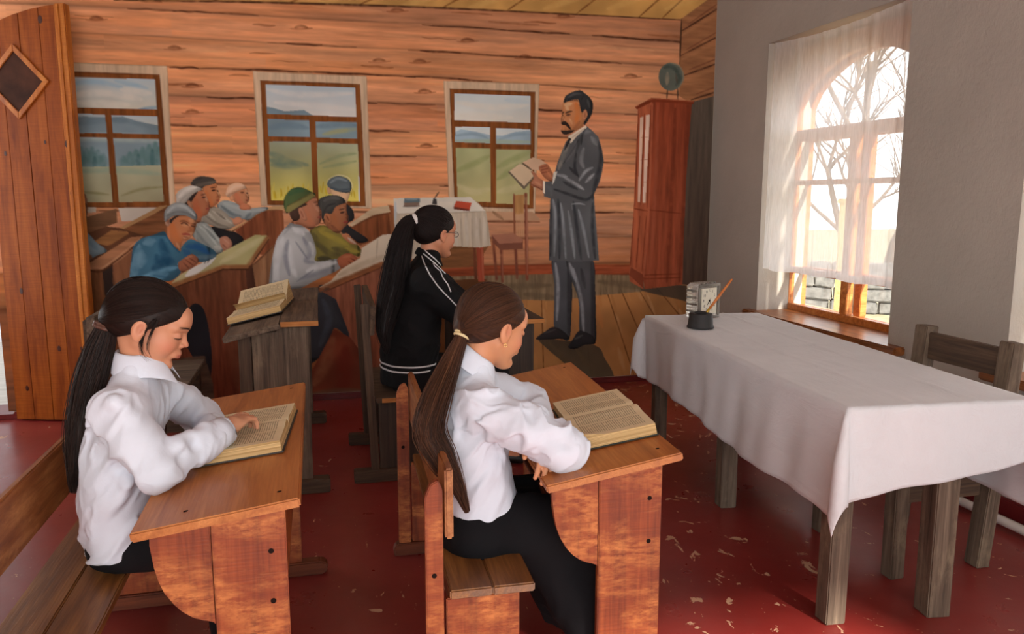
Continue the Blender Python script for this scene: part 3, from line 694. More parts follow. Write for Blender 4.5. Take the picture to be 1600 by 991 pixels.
    F([(298, 288), (303, 280), (313, 275.5), (332, 278), (337, 286), (320, 291), (314, 297), (305, 291)], (70, 64, 58), True); S([(306, 290), (318, 288), (336, 284)], 5, (116, 104, 90), .7); S([(304, 282), (316, 278)], 3, (50, 46, 42), .6)
    new('painted_boy')
    F([(300, 366), (307, 348), (316, 346), (328, 353), (340, 369), (350, 379), (348, 393), (340, 399), (326, 394), (312, 380)], (148, 150, 142), True)
    SS([[(312, 354), (326, 366), (338, 382)], [(318, 352), (332, 364), (344, 378)]], 4, (186, 188, 180), .6); SS([[(306, 360), (318, 376), (332, 390)], [(322, 358), (336, 374)]], 4, (98, 104, 102), .55); S([(336, 386), (347, 388)], 6, (196, 186, 172), .6)
    F([(343, 374), (351, 369), (359, 373), (363, 383), (353, 392), (346, 386)], (164, 114, 92), True); S([(350, 374), (358, 381)], 3, (190, 144, 120), .6); S([(348, 382), (354, 388)], 2, (120, 76, 60), .6)
    F([(296, 316), (303, 306), (315, 296.5), (322, 305), (327, 317), (328, 326), (324, 335), (316, 339), (313, 347), (306, 348), (301, 333)], (182, 116, 84), True)
    S([(306, 312), (308, 328), (314, 336)], 9, (176, 94, 62), .55); S([(318, 301), (325, 316)], 4, (206, 158, 122), .6); SS([[(316, 309), (321, 308)], [(325, 310), (326, 311)]], 2, (60, 36, 30), .85); S([(314, 305), (321, 303)], 1.6, (76, 46, 34), .7); S([(322, 327), (328, 325)], 2, (136, 66, 56), .8); S([(324, 314), (327, 320), (323, 322)], 1.6, (134, 80, 58), .7)
    F([(288, 317), (296, 308), (304, 302), (310, 298), (304, 308), (298, 317), (293, 321)], (62, 50, 44), True); F([(292, 316), (297, 314), (301, 322), (298, 326)], (186, 128, 96), True)
    F([(275, 312), (276, 302), (286, 294), (299, 290), (312, 293), (316, 296), (302, 303), (290, 317), (282, 322), (276, 318)], (194, 184, 170), True)
    S([(280, 308), (290, 298), (306, 293)], 5, (222, 214, 202), .6); S([(280, 318), (288, 308), (300, 300)], 3, (150, 142, 132), .6)
    # --- nearest boy at the left, blue shirt, writing
    new('painted_desk')
    F([(270, 449), (350, 420), (386, 420), (395, 440), (420, 640), (235, 640), (262, 520), (268, 470)], (104, 64, 44), g='vgrain', var=.08, grad=((112, 54, 38), 0, 1))
    SS([[(300, 460), (318, 540), (322, 620)], [(352, 430), (366, 520), (376, 610)]], 22, (124, 76, 54), .4); SS([[(380, 470), (388, 560), (392, 630)]], 14, (118, 46, 34), .5)
    F([(298, 478), (316, 480), (326, 512), (331, 560), (328, 592), (316, 590), (302, 560), (284, 520)], (36, 33, 36), True, clip=True)
    F([(258, 582), (283, 560), (320, 556), (333, 600), (336, 640), (312, 640), (290, 604)], (84, 64, 52), clip=True, var=.1, g='grain'); S([(262, 580), (290, 562), (320, 558)], 5, (112, 88, 70), .5)
    F([(383, 418), (397, 412), (405, 446), (398, 470), (388, 468)], (78, 48, 36), g='vgrain')
    F([(394, 414), (427, 383), (429, 397), (423, 445), (410, 456), (400, 450)], (138, 98, 70), g='vgrain', var=.06); S([(396, 414), (427, 385)], 2, (90, 56, 38), .7); S([(412, 405), (410, 448)], 8, (160, 118, 86), .5)
    F([(268, 442), (282, 429), (332, 402), (399, 367), (418, 368), (387, 416), (349, 415), (274, 446)], (176, 164, 124), g='blot', var=.06, grad=((150, 140, 96), 1, 0))
    SS([[(345, 410), (380, 390), (410, 372)]], 9, (196, 184, 142), .6); F([(288, 432), (300, 416), (320, 404), (338, 402), (330, 412), (300, 434)], (204, 198, 188), clip=True, var=.05)
    SS([[(312, 413), (315, 409)], [(319, 412), (322, 408)], [(324, 411), (327, 407)]], 1.4, (90, 80, 72), .7)
    SS([[(270, 446), (312, 430), (349, 417), (387, 417), (418, 372)]], 6, (140, 96, 62), .95, smooth=False, clip=False, taper=False, own=True); SS([[(272, 450), (349, 421), (388, 421), (420, 374)]], 2, (70, 42, 28), .8, smooth=False, clip=False)
    new('painted_boy')
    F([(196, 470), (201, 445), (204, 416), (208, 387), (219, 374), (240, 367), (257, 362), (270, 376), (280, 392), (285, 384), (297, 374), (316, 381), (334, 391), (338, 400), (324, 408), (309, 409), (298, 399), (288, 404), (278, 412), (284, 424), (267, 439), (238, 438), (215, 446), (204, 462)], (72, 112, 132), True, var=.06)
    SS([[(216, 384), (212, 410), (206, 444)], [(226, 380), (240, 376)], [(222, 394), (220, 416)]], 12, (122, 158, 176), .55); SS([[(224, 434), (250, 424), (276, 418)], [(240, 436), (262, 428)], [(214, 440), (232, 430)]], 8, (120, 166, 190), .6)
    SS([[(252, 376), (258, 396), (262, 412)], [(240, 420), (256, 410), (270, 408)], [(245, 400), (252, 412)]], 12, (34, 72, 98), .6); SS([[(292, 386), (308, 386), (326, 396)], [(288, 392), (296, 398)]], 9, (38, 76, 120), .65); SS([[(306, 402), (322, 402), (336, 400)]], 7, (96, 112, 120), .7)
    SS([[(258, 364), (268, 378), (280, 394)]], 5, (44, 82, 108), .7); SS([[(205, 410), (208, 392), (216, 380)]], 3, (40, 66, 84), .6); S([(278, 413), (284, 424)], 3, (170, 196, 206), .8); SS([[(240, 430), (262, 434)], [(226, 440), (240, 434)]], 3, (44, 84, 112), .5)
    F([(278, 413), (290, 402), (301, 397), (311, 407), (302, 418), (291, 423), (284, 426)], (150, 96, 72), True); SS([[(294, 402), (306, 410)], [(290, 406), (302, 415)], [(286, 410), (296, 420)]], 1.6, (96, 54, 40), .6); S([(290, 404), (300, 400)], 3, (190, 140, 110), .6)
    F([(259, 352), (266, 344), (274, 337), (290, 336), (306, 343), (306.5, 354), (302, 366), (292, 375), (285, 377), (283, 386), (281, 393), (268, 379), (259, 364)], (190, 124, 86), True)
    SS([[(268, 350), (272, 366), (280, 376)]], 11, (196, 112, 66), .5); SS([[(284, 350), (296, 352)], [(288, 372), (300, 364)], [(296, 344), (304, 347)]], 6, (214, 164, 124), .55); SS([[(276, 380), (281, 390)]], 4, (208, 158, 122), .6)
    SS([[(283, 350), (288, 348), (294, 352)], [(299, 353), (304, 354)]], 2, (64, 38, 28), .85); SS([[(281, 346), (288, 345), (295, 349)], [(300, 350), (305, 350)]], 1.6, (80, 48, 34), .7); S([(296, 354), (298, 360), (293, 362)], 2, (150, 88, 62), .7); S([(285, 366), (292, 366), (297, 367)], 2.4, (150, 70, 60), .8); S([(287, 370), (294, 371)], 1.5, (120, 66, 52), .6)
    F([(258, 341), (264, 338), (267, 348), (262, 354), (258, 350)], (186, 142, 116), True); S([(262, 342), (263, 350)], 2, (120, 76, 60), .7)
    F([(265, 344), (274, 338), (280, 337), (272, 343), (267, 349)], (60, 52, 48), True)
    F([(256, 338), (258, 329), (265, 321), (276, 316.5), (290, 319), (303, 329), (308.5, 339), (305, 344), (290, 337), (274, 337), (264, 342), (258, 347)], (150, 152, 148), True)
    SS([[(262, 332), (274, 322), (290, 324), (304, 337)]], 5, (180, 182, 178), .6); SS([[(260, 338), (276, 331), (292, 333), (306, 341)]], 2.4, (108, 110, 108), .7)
    # --- middle group
    new('painted_desk')
    F([(542, 356), (582, 336), (609, 332), (614, 366), (594, 372), (563, 384), (545, 372)], (122, 72, 46), g='vgrain', var=.08); F([(606, 320), (616, 322), (618, 368), (611, 366)], (146, 94, 62), g='vgrain')
    F([(545, 351), (582, 325), (607, 321), (610, 331), (582, 337), (550, 355)], (196, 170, 138), g='grain'); S([(548, 356), (582, 339), (610, 333)], 3, (104, 64, 42), .8, clip=False)
    new('painted_boy')
    F([(538, 318), (551, 328), (553, 343), (544, 352), (575, 374), (562, 380), (550, 372), (533, 362), (536, 340)], (46, 44, 44), True)
    F([(513, 296), (517, 294), (533, 299), (547, 298), (544, 312), (539, 320), (530, 318), (520, 306)], (214, 176, 138), True); F([(511, 294), (516, 293), (517, 302), (513, 303)], (200, 156, 120), True)
    SS([[(528, 304), (533, 305)], [(538, 305), (542, 304)]], 1.8, (90, 60, 44), .85); SS([[(526, 301), (534, 303)], [(538, 302), (543, 301)]], 1.3, (110, 72, 52), .7); S([(536, 306), (537, 310)], 1.6, (170, 120, 90), .7); S([(534, 314), (539, 314)], 1.5, (160, 96, 80), .7)
    F([(511, 288), (515, 280), (528, 275), (542, 279), (548.5, 287), (547, 300), (533, 300.5), (517, 295)], (98, 106, 108), True); SS([[(516, 286), (528, 279), (542, 283)]], 4, (140, 148, 150), .6); S([(516, 293), (532, 297), (547, 295)], 3, (72, 82, 88), .7); S([(511, 290), (513, 281), (527, 274), (543, 277), (550, 288), (549, 300)], 1.2, (226, 216, 180), .6, clip=False)
    new('painted_boy')
    F([(484, 362), (494, 354), (506, 352), (517, 358), (533, 366), (552, 377), (563, 388), (565.5, 396), (559, 401), (544, 397), (517, 409), (494, 413), (490, 388)], (126, 114, 62), True, var=.06)
    SS([[(500, 362), (522, 372), (545, 384)], [(540, 388), (560, 394)], [(498, 358), (508, 356)]], 8, (170, 150, 72), .6); SS([[(494, 378), (514, 396), (530, 398)], [(490, 366), (496, 384)], [(520, 388), (544, 394)]], 9, (80, 74, 50), .6); SS([[(498, 404), (516, 405)]], 8, (62, 58, 44), .7)
    F([(534, 368), (543, 365), (551, 374), (558, 382), (546, 380)], (176, 116, 84), True); S([(544, 372), (556, 381)], 4, (200, 196, 186), .7)
    F([(505, 346), (512, 338), (517, 334), (525, 323), (540, 316), (541.5, 329), (544.5, 339), (543, 350), (537, 356), (529, 365), (515, 358)], (150, 98, 70), True)
    SS([[(521, 336), (524, 350), (530, 358)]], 10, (166, 102, 66), .5); SS([[(534, 322), (538, 332)]], 5, (180, 130, 98), .6); SS([[(532, 333), (538, 331)]], 2.2, (50, 32, 26), .9); S([(530, 328), (538, 326)], 1.8, (60, 40, 30), .8); S([(540, 334), (544, 339), (540, 341)], 1.8, (110, 66, 46), .7); S([(537, 348), (544, 346)], 3, (140, 60, 56), .85); S([(518, 352), (528, 361)], 4, (110, 70, 50), .6)
    F([(507, 335), (513, 332), (518, 342), (516, 350), (509, 345)], (170, 110, 78), True); S([(510, 337), (514, 345)], 2, (110, 64, 46), .7)
    F([(497, 316), (502, 309), (517, 305), (532, 307), (540, 316), (525, 323), (518, 334), (508, 334), (505, 346), (500, 330)], (72, 70, 66), True); SS([[(506, 314), (518, 309), (530, 311)]], 5, (104, 104, 98), .5); S([(506, 332), (512, 322), (524, 318)], 3, (50, 48, 46), .6)
    new('painted_boy')
    F([(476, 515), (495, 452), (510, 448), (530, 463), (557, 503), (559, 545), (543, 528), (522, 513), (512, 545), (478, 570)], (64, 64, 68), True); SS([[(505, 470), (514, 500), (500, 540)]], 10, (84, 88, 98), .5); S([(520, 470), (548, 515)], 10, (48, 46, 48), .6)
    F([(420, 450), (424, 412), (431, 379), (437, 367), (454, 348), (467, 350), (485, 364), (494, 392), (492, 407), (506, 408), (527, 405), (532.5, 416), (525, 424), (494, 438), (477, 447), (452, 460), (424, 462)], (180, 178, 174), True, var=.04)
    SS([[(442, 372), (434, 400), (430, 436)], [(458, 356), (474, 366)], [(452, 384), (454, 410), (462, 432)], [(480, 424), (500, 416), (524, 410)], [(484, 380), (488, 396)]], 9, (212, 210, 206), .6)
    SS([[(450, 376), (446, 400), (452, 430)], [(474, 372), (484, 394), (478, 408), (490, 410)], [(470, 436), (496, 428), (520, 420)], [(430, 440), (446, 448)]], 7, (128, 128, 134), .6); SS([[(462, 378), (480, 404)], [(464, 440), (490, 422)]], 3, (110, 110, 118), .5); S([(444, 366), (456, 352)], 2, (150, 150, 150), .6)
    F([(527, 406), (538, 397), (550, 397), (561.5, 407), (559, 413), (544, 416), (533, 419)], (156, 92, 66), True); SS([[(548, 404), (560, 410)], [(544, 409), (556, 414)]], 1.5, (96, 50, 36), .7); S([(536, 402), (548, 400)], 3, (186, 122, 90), .6)
    F([(455, 348), (466, 338), (474, 323), (492, 307), (497, 320), (502.5, 331), (501, 347), (494, 353), (486, 359), (470, 352)], (176, 118, 90), True)
    SS([[(478, 330), (482, 344), (490, 351)]], 11, (188, 116, 84), .55); SS([[(490, 318), (498, 330)]], 5, (196, 146, 118), .6); SS([[(494, 321), (498, 320)]], 2.4, (64, 40, 32), .85); S([(490, 317), (497, 315)], 1.6, (84, 54, 42), .7); S([(498, 328), (503, 331), (499, 334)], 1.6, (140, 88, 66), .7); S([(496, 340), (502, 339)], 2, (140, 72, 62), .8); S([(462, 348), (482, 356)], 4, (130, 82, 58), .6)
    F([(452, 331), (462, 325), (474, 318), (480, 320), (470, 326), (468, 342), (458, 345)], (76, 56, 46), True)
    F([(466, 328), (472, 325), (478, 336), (479, 345), (471, 342)], (188, 130, 102), True); S([(470, 330), (474, 340)], 2, (126, 76, 58), .7)
    F([(443, 318), (446, 306), (456, 295), (471, 293), (485, 299), (493, 306), (473, 319), (452, 332), (446, 331)], (78, 92, 58), True, var=.08); F([(446, 331), (449, 322), (470, 310), (487, 301), (493, 306), (473, 319), (452, 332)], (124, 116, 72), clip=True, var=.07); SS([[(452, 304), (462, 298), (474, 298)]], 7, (58, 92, 66), .5); S([(449, 322), (470, 311), (487, 302)], 2, (84, 80, 48), .7)
    new('painted_desk')
    F([(504, 456), (560, 432), (596, 418), (660, 412), (660, 640), (560, 640), (545, 520), (525, 468)], (146, 94, 72), g='vgrain', var=.07, grad=((150, 84, 62), 0, 1))
    F([(499, 449), (517, 439), (533, 421), (563, 403), (565, 388), (598, 367), (660, 362), (660, 404), (594, 410), (503, 452)], (196, 176, 150), g='blot', var=.05, grad=((206, 192, 172), 1, 0))
    SS([[(530, 430), (570, 412), (600, 400)]], 9, (170, 150, 124), .5); S([(590, 374), (588, 404)], 2, (168, 150, 128), .6)
    S([(501, 453), (540, 436), (595, 413), (660, 408)], 7, (132, 86, 58), .95, clip=False, smooth=False, taper=False, own=True); S([(505, 457), (596, 418), (660, 413)], 2, (84, 50, 34), .7, clip=False, smooth=False)
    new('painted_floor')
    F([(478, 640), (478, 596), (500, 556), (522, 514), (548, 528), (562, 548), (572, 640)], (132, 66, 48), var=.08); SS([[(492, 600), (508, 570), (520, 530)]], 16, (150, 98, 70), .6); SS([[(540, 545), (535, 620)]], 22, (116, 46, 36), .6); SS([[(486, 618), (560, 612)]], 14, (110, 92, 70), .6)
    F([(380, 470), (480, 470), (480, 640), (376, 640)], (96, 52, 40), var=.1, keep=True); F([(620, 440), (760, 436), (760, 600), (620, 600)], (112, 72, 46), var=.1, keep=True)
    # --- teacher's table, chair
    new('painted_table')
    F([(690, 386), (764, 384), (756, 396), (754, 416), (690, 420)], (128, 86, 56), g='grain', var=.06)
    F([(739, 385), (743, 385), (746, 436), (741, 436)], (106, 62, 44)); F([(744, 385), (755, 384), (757, 440), (747, 440)], (150, 74, 54), g='vgrain'); S([(753, 387), (755, 438)], 2, (180, 110, 84), .6)
    F([(615, 310), (735, 308), (748, 318), (759, 330), (763, 352), (767, 384), (750, 387), (709, 385), (660, 388), (617, 384)], (196, 180, 158), g='vgrain', var=.03)
    F([(615, 310), (735, 308), (759, 330), (700, 333), (622, 334), (616, 326)], (214, 204, 188), clip=True, var=.03)
    SS([[(x, 340), (x+2, 384)] for x in (640, 662, 690, 712, 728, 744, 756)], 6, (214, 202, 186), .5); SS([[(x, 342), (x+2, 386)] for x in (650, 676, 702, 720, 737, 750, 762)], 4, (164, 146, 128), .45); SS([[(618, 316), (618, 360)]], 3, (176, 186, 196), .7); S([(622, 334), (700, 333), (758, 330)], 1.6, (160, 142, 122), .6)
    F([(631, 316), (655, 316), (655, 321), (631, 323)], (128, 106, 92)); F([(632, 310), (656, 310), (656, 316), (631, 317)], (98, 112, 116)); S([(634, 312), (652, 312)], 2, (140, 156, 158), .7); S([(630, 323), (656, 322)], 2, (92, 80, 70), .6, clip=False)
    F([(709, 323), (713, 314), (737, 317), (733, 330), (709, 327)], (188, 84, 62)); F([(709, 323), (733, 327), (733, 330), (709, 327)], (112, 56, 44)); F([(688, 315), (708, 316), (706, 325), (684, 323)], (224, 212, 194))
    F([(675, 319), (677, 310), (682, 311), (683, 320)], (70, 64, 62)); S([(679, 310), (686, 300)], 1.6, (54, 46, 42), .9, clip=False, own=True)
    new('painted_chair')
    SS([[(771, 378), (776, 436)], [(783, 380), (785, 440)], [(805, 378), (808, 434)]], 4.4, (116, 68, 52), .95, clip=False, smooth=False, taper=False, own=True)
    SS([[(784, 382), (786, 438)]], 1.4, (166, 106, 84), .6, clip=False, smooth=False)
    F([(803, 305), (819, 304), (818, 335), (805, 335)], (184, 136, 88), g='vgrain', var=.05)
    SS([[(x, 334), (x+1, 368)] for x in (807, 810.5, 814, 817)], 1.6, (196, 150, 112), .9, clip=False, smooth=False, taper=False, own=True)
    SS([[(803, 304), (804, 366)]], 3, (134, 84, 60), .95, clip=False, smooth=False, taper=False, own=True); SS([[(821.5, 304), (822.5, 370), (823.5, 436)]], 5, (126, 72, 54), .95, clip=False, taper=False, own=True); S([(823, 308), (824, 430)], 1.5, (184, 130, 104), .7, clip=False, smooth=False)
    F([(768, 367), (802, 364.5), (817, 375), (817, 389), (782, 391), (771, 380)], (120, 76, 60)); F([(768, 367), (802, 364.5), (817, 374), (816, 379), (780, 381)], (162, 110, 88), var=.04)
    # --- teacher
    new('painted_teacher')
    F([(863, 404), (891, 404), (894, 447), (893, 490), (890, 529), (878, 529), (866, 512), (866, 475), (866, 443)], (82, 82, 84), True); SS([[(868, 412), (872, 450), (870, 500)]], 6, (154, 154, 156), .7); SS([[(888, 414), (889, 460), (888, 520)]], 6, (50, 48, 50), .6)
    F([(886, 404), (925, 404), (930, 453), (931, 496), (930, 537), (910, 529), (905, 515), (904, 470), (893, 437)], (78, 77, 78), True); SS([[(896, 420), (908, 470), (912, 520)], [(890, 412), (900, 440)]], 6, (150, 150, 152), .7); SS([[(924, 412), (926, 470), (925, 530)], [(908, 420), (914, 450)]], 6, (50, 48, 50), .6)
    F([(839, 527), (852, 518), (864, 511), (878, 516), (890, 529), (874, 530), (841, 531)], (52, 48, 48), True); S([(850, 521), (868, 515)], 3, (88, 82, 80), .6)
    F([(888, 543), (896, 529), (906, 517), (926, 525), (930, 537), (914, 539), (900, 545)], (50, 47, 48), True); S([(898, 530), (910, 524)], 4, (86, 82, 80), .6)
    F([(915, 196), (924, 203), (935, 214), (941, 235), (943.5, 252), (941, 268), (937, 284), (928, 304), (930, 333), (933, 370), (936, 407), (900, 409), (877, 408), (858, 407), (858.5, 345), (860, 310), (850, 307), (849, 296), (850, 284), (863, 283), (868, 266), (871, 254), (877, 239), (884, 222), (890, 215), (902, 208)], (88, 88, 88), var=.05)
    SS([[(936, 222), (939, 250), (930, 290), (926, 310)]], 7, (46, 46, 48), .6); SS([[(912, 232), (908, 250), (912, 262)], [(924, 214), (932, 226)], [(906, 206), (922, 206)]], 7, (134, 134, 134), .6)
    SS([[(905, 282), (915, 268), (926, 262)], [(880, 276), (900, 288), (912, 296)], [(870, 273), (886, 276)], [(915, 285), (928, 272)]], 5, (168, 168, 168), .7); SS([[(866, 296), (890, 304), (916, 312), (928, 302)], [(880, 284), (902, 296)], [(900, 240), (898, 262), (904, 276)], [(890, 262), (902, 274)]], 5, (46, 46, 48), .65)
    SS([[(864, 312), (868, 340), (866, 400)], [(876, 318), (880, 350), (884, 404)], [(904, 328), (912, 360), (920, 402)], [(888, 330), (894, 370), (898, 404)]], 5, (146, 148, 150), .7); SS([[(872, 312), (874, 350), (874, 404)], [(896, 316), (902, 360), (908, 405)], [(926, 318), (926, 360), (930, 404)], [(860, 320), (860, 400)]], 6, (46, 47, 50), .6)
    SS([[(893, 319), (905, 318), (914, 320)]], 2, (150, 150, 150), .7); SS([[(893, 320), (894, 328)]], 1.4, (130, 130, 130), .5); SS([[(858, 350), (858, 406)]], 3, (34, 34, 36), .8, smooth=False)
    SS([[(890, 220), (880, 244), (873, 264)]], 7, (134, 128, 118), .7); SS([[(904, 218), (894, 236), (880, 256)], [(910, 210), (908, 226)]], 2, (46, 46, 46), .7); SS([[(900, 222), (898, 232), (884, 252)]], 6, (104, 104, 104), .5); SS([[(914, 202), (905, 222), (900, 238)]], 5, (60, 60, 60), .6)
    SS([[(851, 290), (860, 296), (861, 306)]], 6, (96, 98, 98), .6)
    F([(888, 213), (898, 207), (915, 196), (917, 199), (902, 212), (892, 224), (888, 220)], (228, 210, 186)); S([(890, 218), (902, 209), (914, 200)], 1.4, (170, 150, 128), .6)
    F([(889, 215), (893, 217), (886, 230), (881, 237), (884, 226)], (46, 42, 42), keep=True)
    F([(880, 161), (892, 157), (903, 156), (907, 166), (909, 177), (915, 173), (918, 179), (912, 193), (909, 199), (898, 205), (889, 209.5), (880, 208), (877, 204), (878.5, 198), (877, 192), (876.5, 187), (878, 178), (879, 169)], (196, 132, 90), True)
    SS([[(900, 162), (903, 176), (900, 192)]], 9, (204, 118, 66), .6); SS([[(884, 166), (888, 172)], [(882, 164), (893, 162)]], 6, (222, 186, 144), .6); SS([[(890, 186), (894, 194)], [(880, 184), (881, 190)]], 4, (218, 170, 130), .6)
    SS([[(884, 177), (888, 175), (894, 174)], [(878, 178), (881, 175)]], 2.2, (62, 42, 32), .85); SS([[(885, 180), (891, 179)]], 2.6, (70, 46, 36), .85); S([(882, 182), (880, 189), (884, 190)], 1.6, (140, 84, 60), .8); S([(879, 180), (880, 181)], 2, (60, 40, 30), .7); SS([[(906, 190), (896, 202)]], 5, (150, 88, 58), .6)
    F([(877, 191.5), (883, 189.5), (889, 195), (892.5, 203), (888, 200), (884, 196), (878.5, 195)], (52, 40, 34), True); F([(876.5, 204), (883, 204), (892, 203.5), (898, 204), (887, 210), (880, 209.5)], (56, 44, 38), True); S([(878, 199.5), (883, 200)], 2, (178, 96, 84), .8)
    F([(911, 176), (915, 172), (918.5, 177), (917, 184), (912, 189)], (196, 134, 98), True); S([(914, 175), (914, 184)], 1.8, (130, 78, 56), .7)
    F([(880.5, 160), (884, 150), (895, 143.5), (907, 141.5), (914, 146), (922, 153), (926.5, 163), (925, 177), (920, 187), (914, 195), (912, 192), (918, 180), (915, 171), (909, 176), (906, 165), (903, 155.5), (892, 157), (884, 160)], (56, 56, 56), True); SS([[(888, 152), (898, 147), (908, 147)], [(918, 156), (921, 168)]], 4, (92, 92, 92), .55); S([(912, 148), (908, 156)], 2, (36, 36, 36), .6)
    F([(793.5, 269), (812, 255.5), (818, 257), (831, 265), (836.5, 275), (819, 296.5)], (112, 98, 82)); F([(796, 267.5), (812.5, 255.5), (831, 264.5), (835.5, 273.5), (819, 291.5)], (208, 182, 150), var=.04)
    F([(816, 254), (833, 246), (846, 250), (855, 257), (843, 267), (831, 265)], (208, 172, 142), var=.04); S([(816, 254.5), (831, 266)], 2, (96, 76, 60), .8, clip=False, smooth=False); S([(806, 270), (822, 280)], 6, (224, 202, 172), .5)
    F([(842, 264), (845, 258.5), (855, 256.5), (862, 268), (867, 279), (862, 284), (851, 278)], (176, 112, 82), True); SS([[(844, 262), (855, 259)], [(845, 266), (857, 263)], [(847, 270), (858, 268)]], 1.5, (110, 60, 44), .7); S([(855, 268), (862, 278)], 4, (200, 130, 92), .5)
    F([(829.5, 268), (836, 270), (841, 277), (849, 284), (848, 297), (840, 294), (829, 289), (834, 278)], (182, 122, 94), True); S([(836, 284), (846, 290)], 4, (208, 152, 120), .5); S([(830, 288), (844, 295)], 2, (116, 66, 48), .7)
    F([(848.5, 283), (851.5, 283), (851.5, 303), (848.5, 301)], (224, 208, 186)); F([(865, 269), (871, 268), (866, 284), (862.5, 289)], (214, 204, 188))
    # the painted baseboard shows as two separate runs, left and right of the teacher
    bl = P.names.index('painted_baseboard'); P.names.append('painted_baseboard'); cut = int(P.W([(895, 420)])[0, 0]); sub_ = P.lay[:, cut:]; sub_[sub_ == bl] = len(P.names)-1
    return P
# ---------------------------------------------------------------- put the mural on the wall
def wall_xz(x, y): p = px_y(x, y, YM-.002); return p[0], p[2]
def build_mural():
    P = paint_mural(); nx, nz = P.nx, P.nz
    im = P.im
    # colour at grid corners: mean of the four raster pixels around each corner
    pad = np.pad(im, ((1, 1), (1, 1), (0, 0)), 'edge')
    c = (pad[0:-1:2, 0:-1:2]+pad[1::2, 0:-1:2]+pad[0:-1:2, 1::2]+pad[1::2, 1::2])/4
    c = c[:nz+1, :nx+1]; c = np.where(c <= .04045, c/12.92, ((c+.055)/1.055)**2.4)
    lum = c@np.array([.3, .59, .11]); c = lum[..., None]+(c-lum[..., None])*1.06; c = np.clip(c*np.array([1.08, 1.10, 1.14]), 0, .92)          # whole painting brightened to make up for weak light on this wall
    lay = P.lay[::2, ::2][:nz, :nx]
    root = empty('wall_mural', (0, YM, 0), 0, 'painted mural of a log-cabin classroom with a lecturing teacher and seated boys', 'mural')
    m = attr_mat('mural_paint', 'paint', .8, .08, .12, 60.)
    I, J = np.mgrid[0:nz, 0:nx]
    for li, nm in enumerate(P.names):
        sel = lay == li
        if sel.sum() < 20: continue
        i, j = I[sel], J[sel]; W1 = nx+1
        q = np.stack([i*W1+j, (i+1)*W1+j, (i+1)*W1+j+1, i*W1+j+1], 1)
        u, inv = np.unique(q, return_inverse=True); q = inv.reshape(-1, 4)
        vi, vj = u//W1, u % W1
        co = np.stack([MX0+vj*MCELL, np.full(len(u), -.002), MZ1-vi*MCELL], 1).astype(np.float32)
        me = bpy.data.meshes.new(nm); me.vertices.add(len(u)); me.vertices.foreach_set('co', co.ravel())
        me.loops.add(q.size); me.loops.foreach_set('vertex_index', q.ravel().astype(np.int32))
        me.polygons.add(len(q)); me.polygons.foreach_set('loop_start', np.arange(0, q.size, 4, dtype=np.int32))
        me.update(calc_edges=True); set_attr(me, 'paint', c[vi, vj]); link(nm, me, m, root)
build_mural()
# ---------------------------------------------------------------- furniture
M_DTOP = wood('desk_top_stain', (146, 80, 34), (182, 112, 54), (204, 136, 74), .38, (1.0, 10, 10), bump=.12)
M_DPAN = wood('worn_desk_stain', (110, 46, 18), (150, 70, 30), (176, 90, 42), .5, (1.0, 18, 18), worn=(206, 128, 66), wornamt=.62, bump=.3)
M_DEDGE = wood('desk_edge_stain', (104, 50, 22), (136, 70, 32), (160, 88, 44), .45)
M_DDARK = wood('dark_desk_stain', (78, 34, 16), (108, 52, 26), (130, 66, 34), .45, (1.0, 14, 14))
M_BENCHB = wood('rubbed_bench_stain', (110, 58, 26), (150, 90, 46), (186, 124, 72), .45, (1.4, 16, 16), worn=(200, 142, 88), wornamt=.5)
M_SEAT = wood('dark_seat_stain', (86, 50, 24), (130, 84, 42), (166, 114, 60), .38, (1.0, 12, 12))
M_GREY = wood('weathered_grey_wood', (56, 44, 35), (98, 81, 66), (128, 110, 92), .75, (.9, 18, 18), worn=(140, 122, 98), wornamt=.35, bump=.5)
M_GREYB = wood('weathered_brown_wood', (50, 36, 26), (82, 62, 46), (108, 86, 64), .7, (.9, 18, 18), bump=.5)
M_RAW = wood('raw_sawn_edge', (150, 90, 40), (186, 122, 60), (206, 146, 84), .7, (2, 14, 14))
M_DARKW = wood('dark_old_wood', (34, 26, 20), (58, 44, 34), (84, 66, 50), .65, (.9, 18, 18), bump=.4)
M_SCREW = plain('dark_screw', (30, 20, 16), .8, spec=.1)

def screw(parent, p, n, r=.006):
    p, n = Vector(p), Vector(n).normalized(); u = n.orthogonal().normalized(); w = n.cross(u)
    V = [p+n*.0012]+[p+n*.0006+u*r*math.cos(a)+w*r*math.sin(a) for a in np.linspace(0, 6.2832, 10, endpoint=False)]
    mesh_from('screw', V, [(0, 1+k, 1+(k+1) % 10) for k in range(10)], M_SCREW, parent)

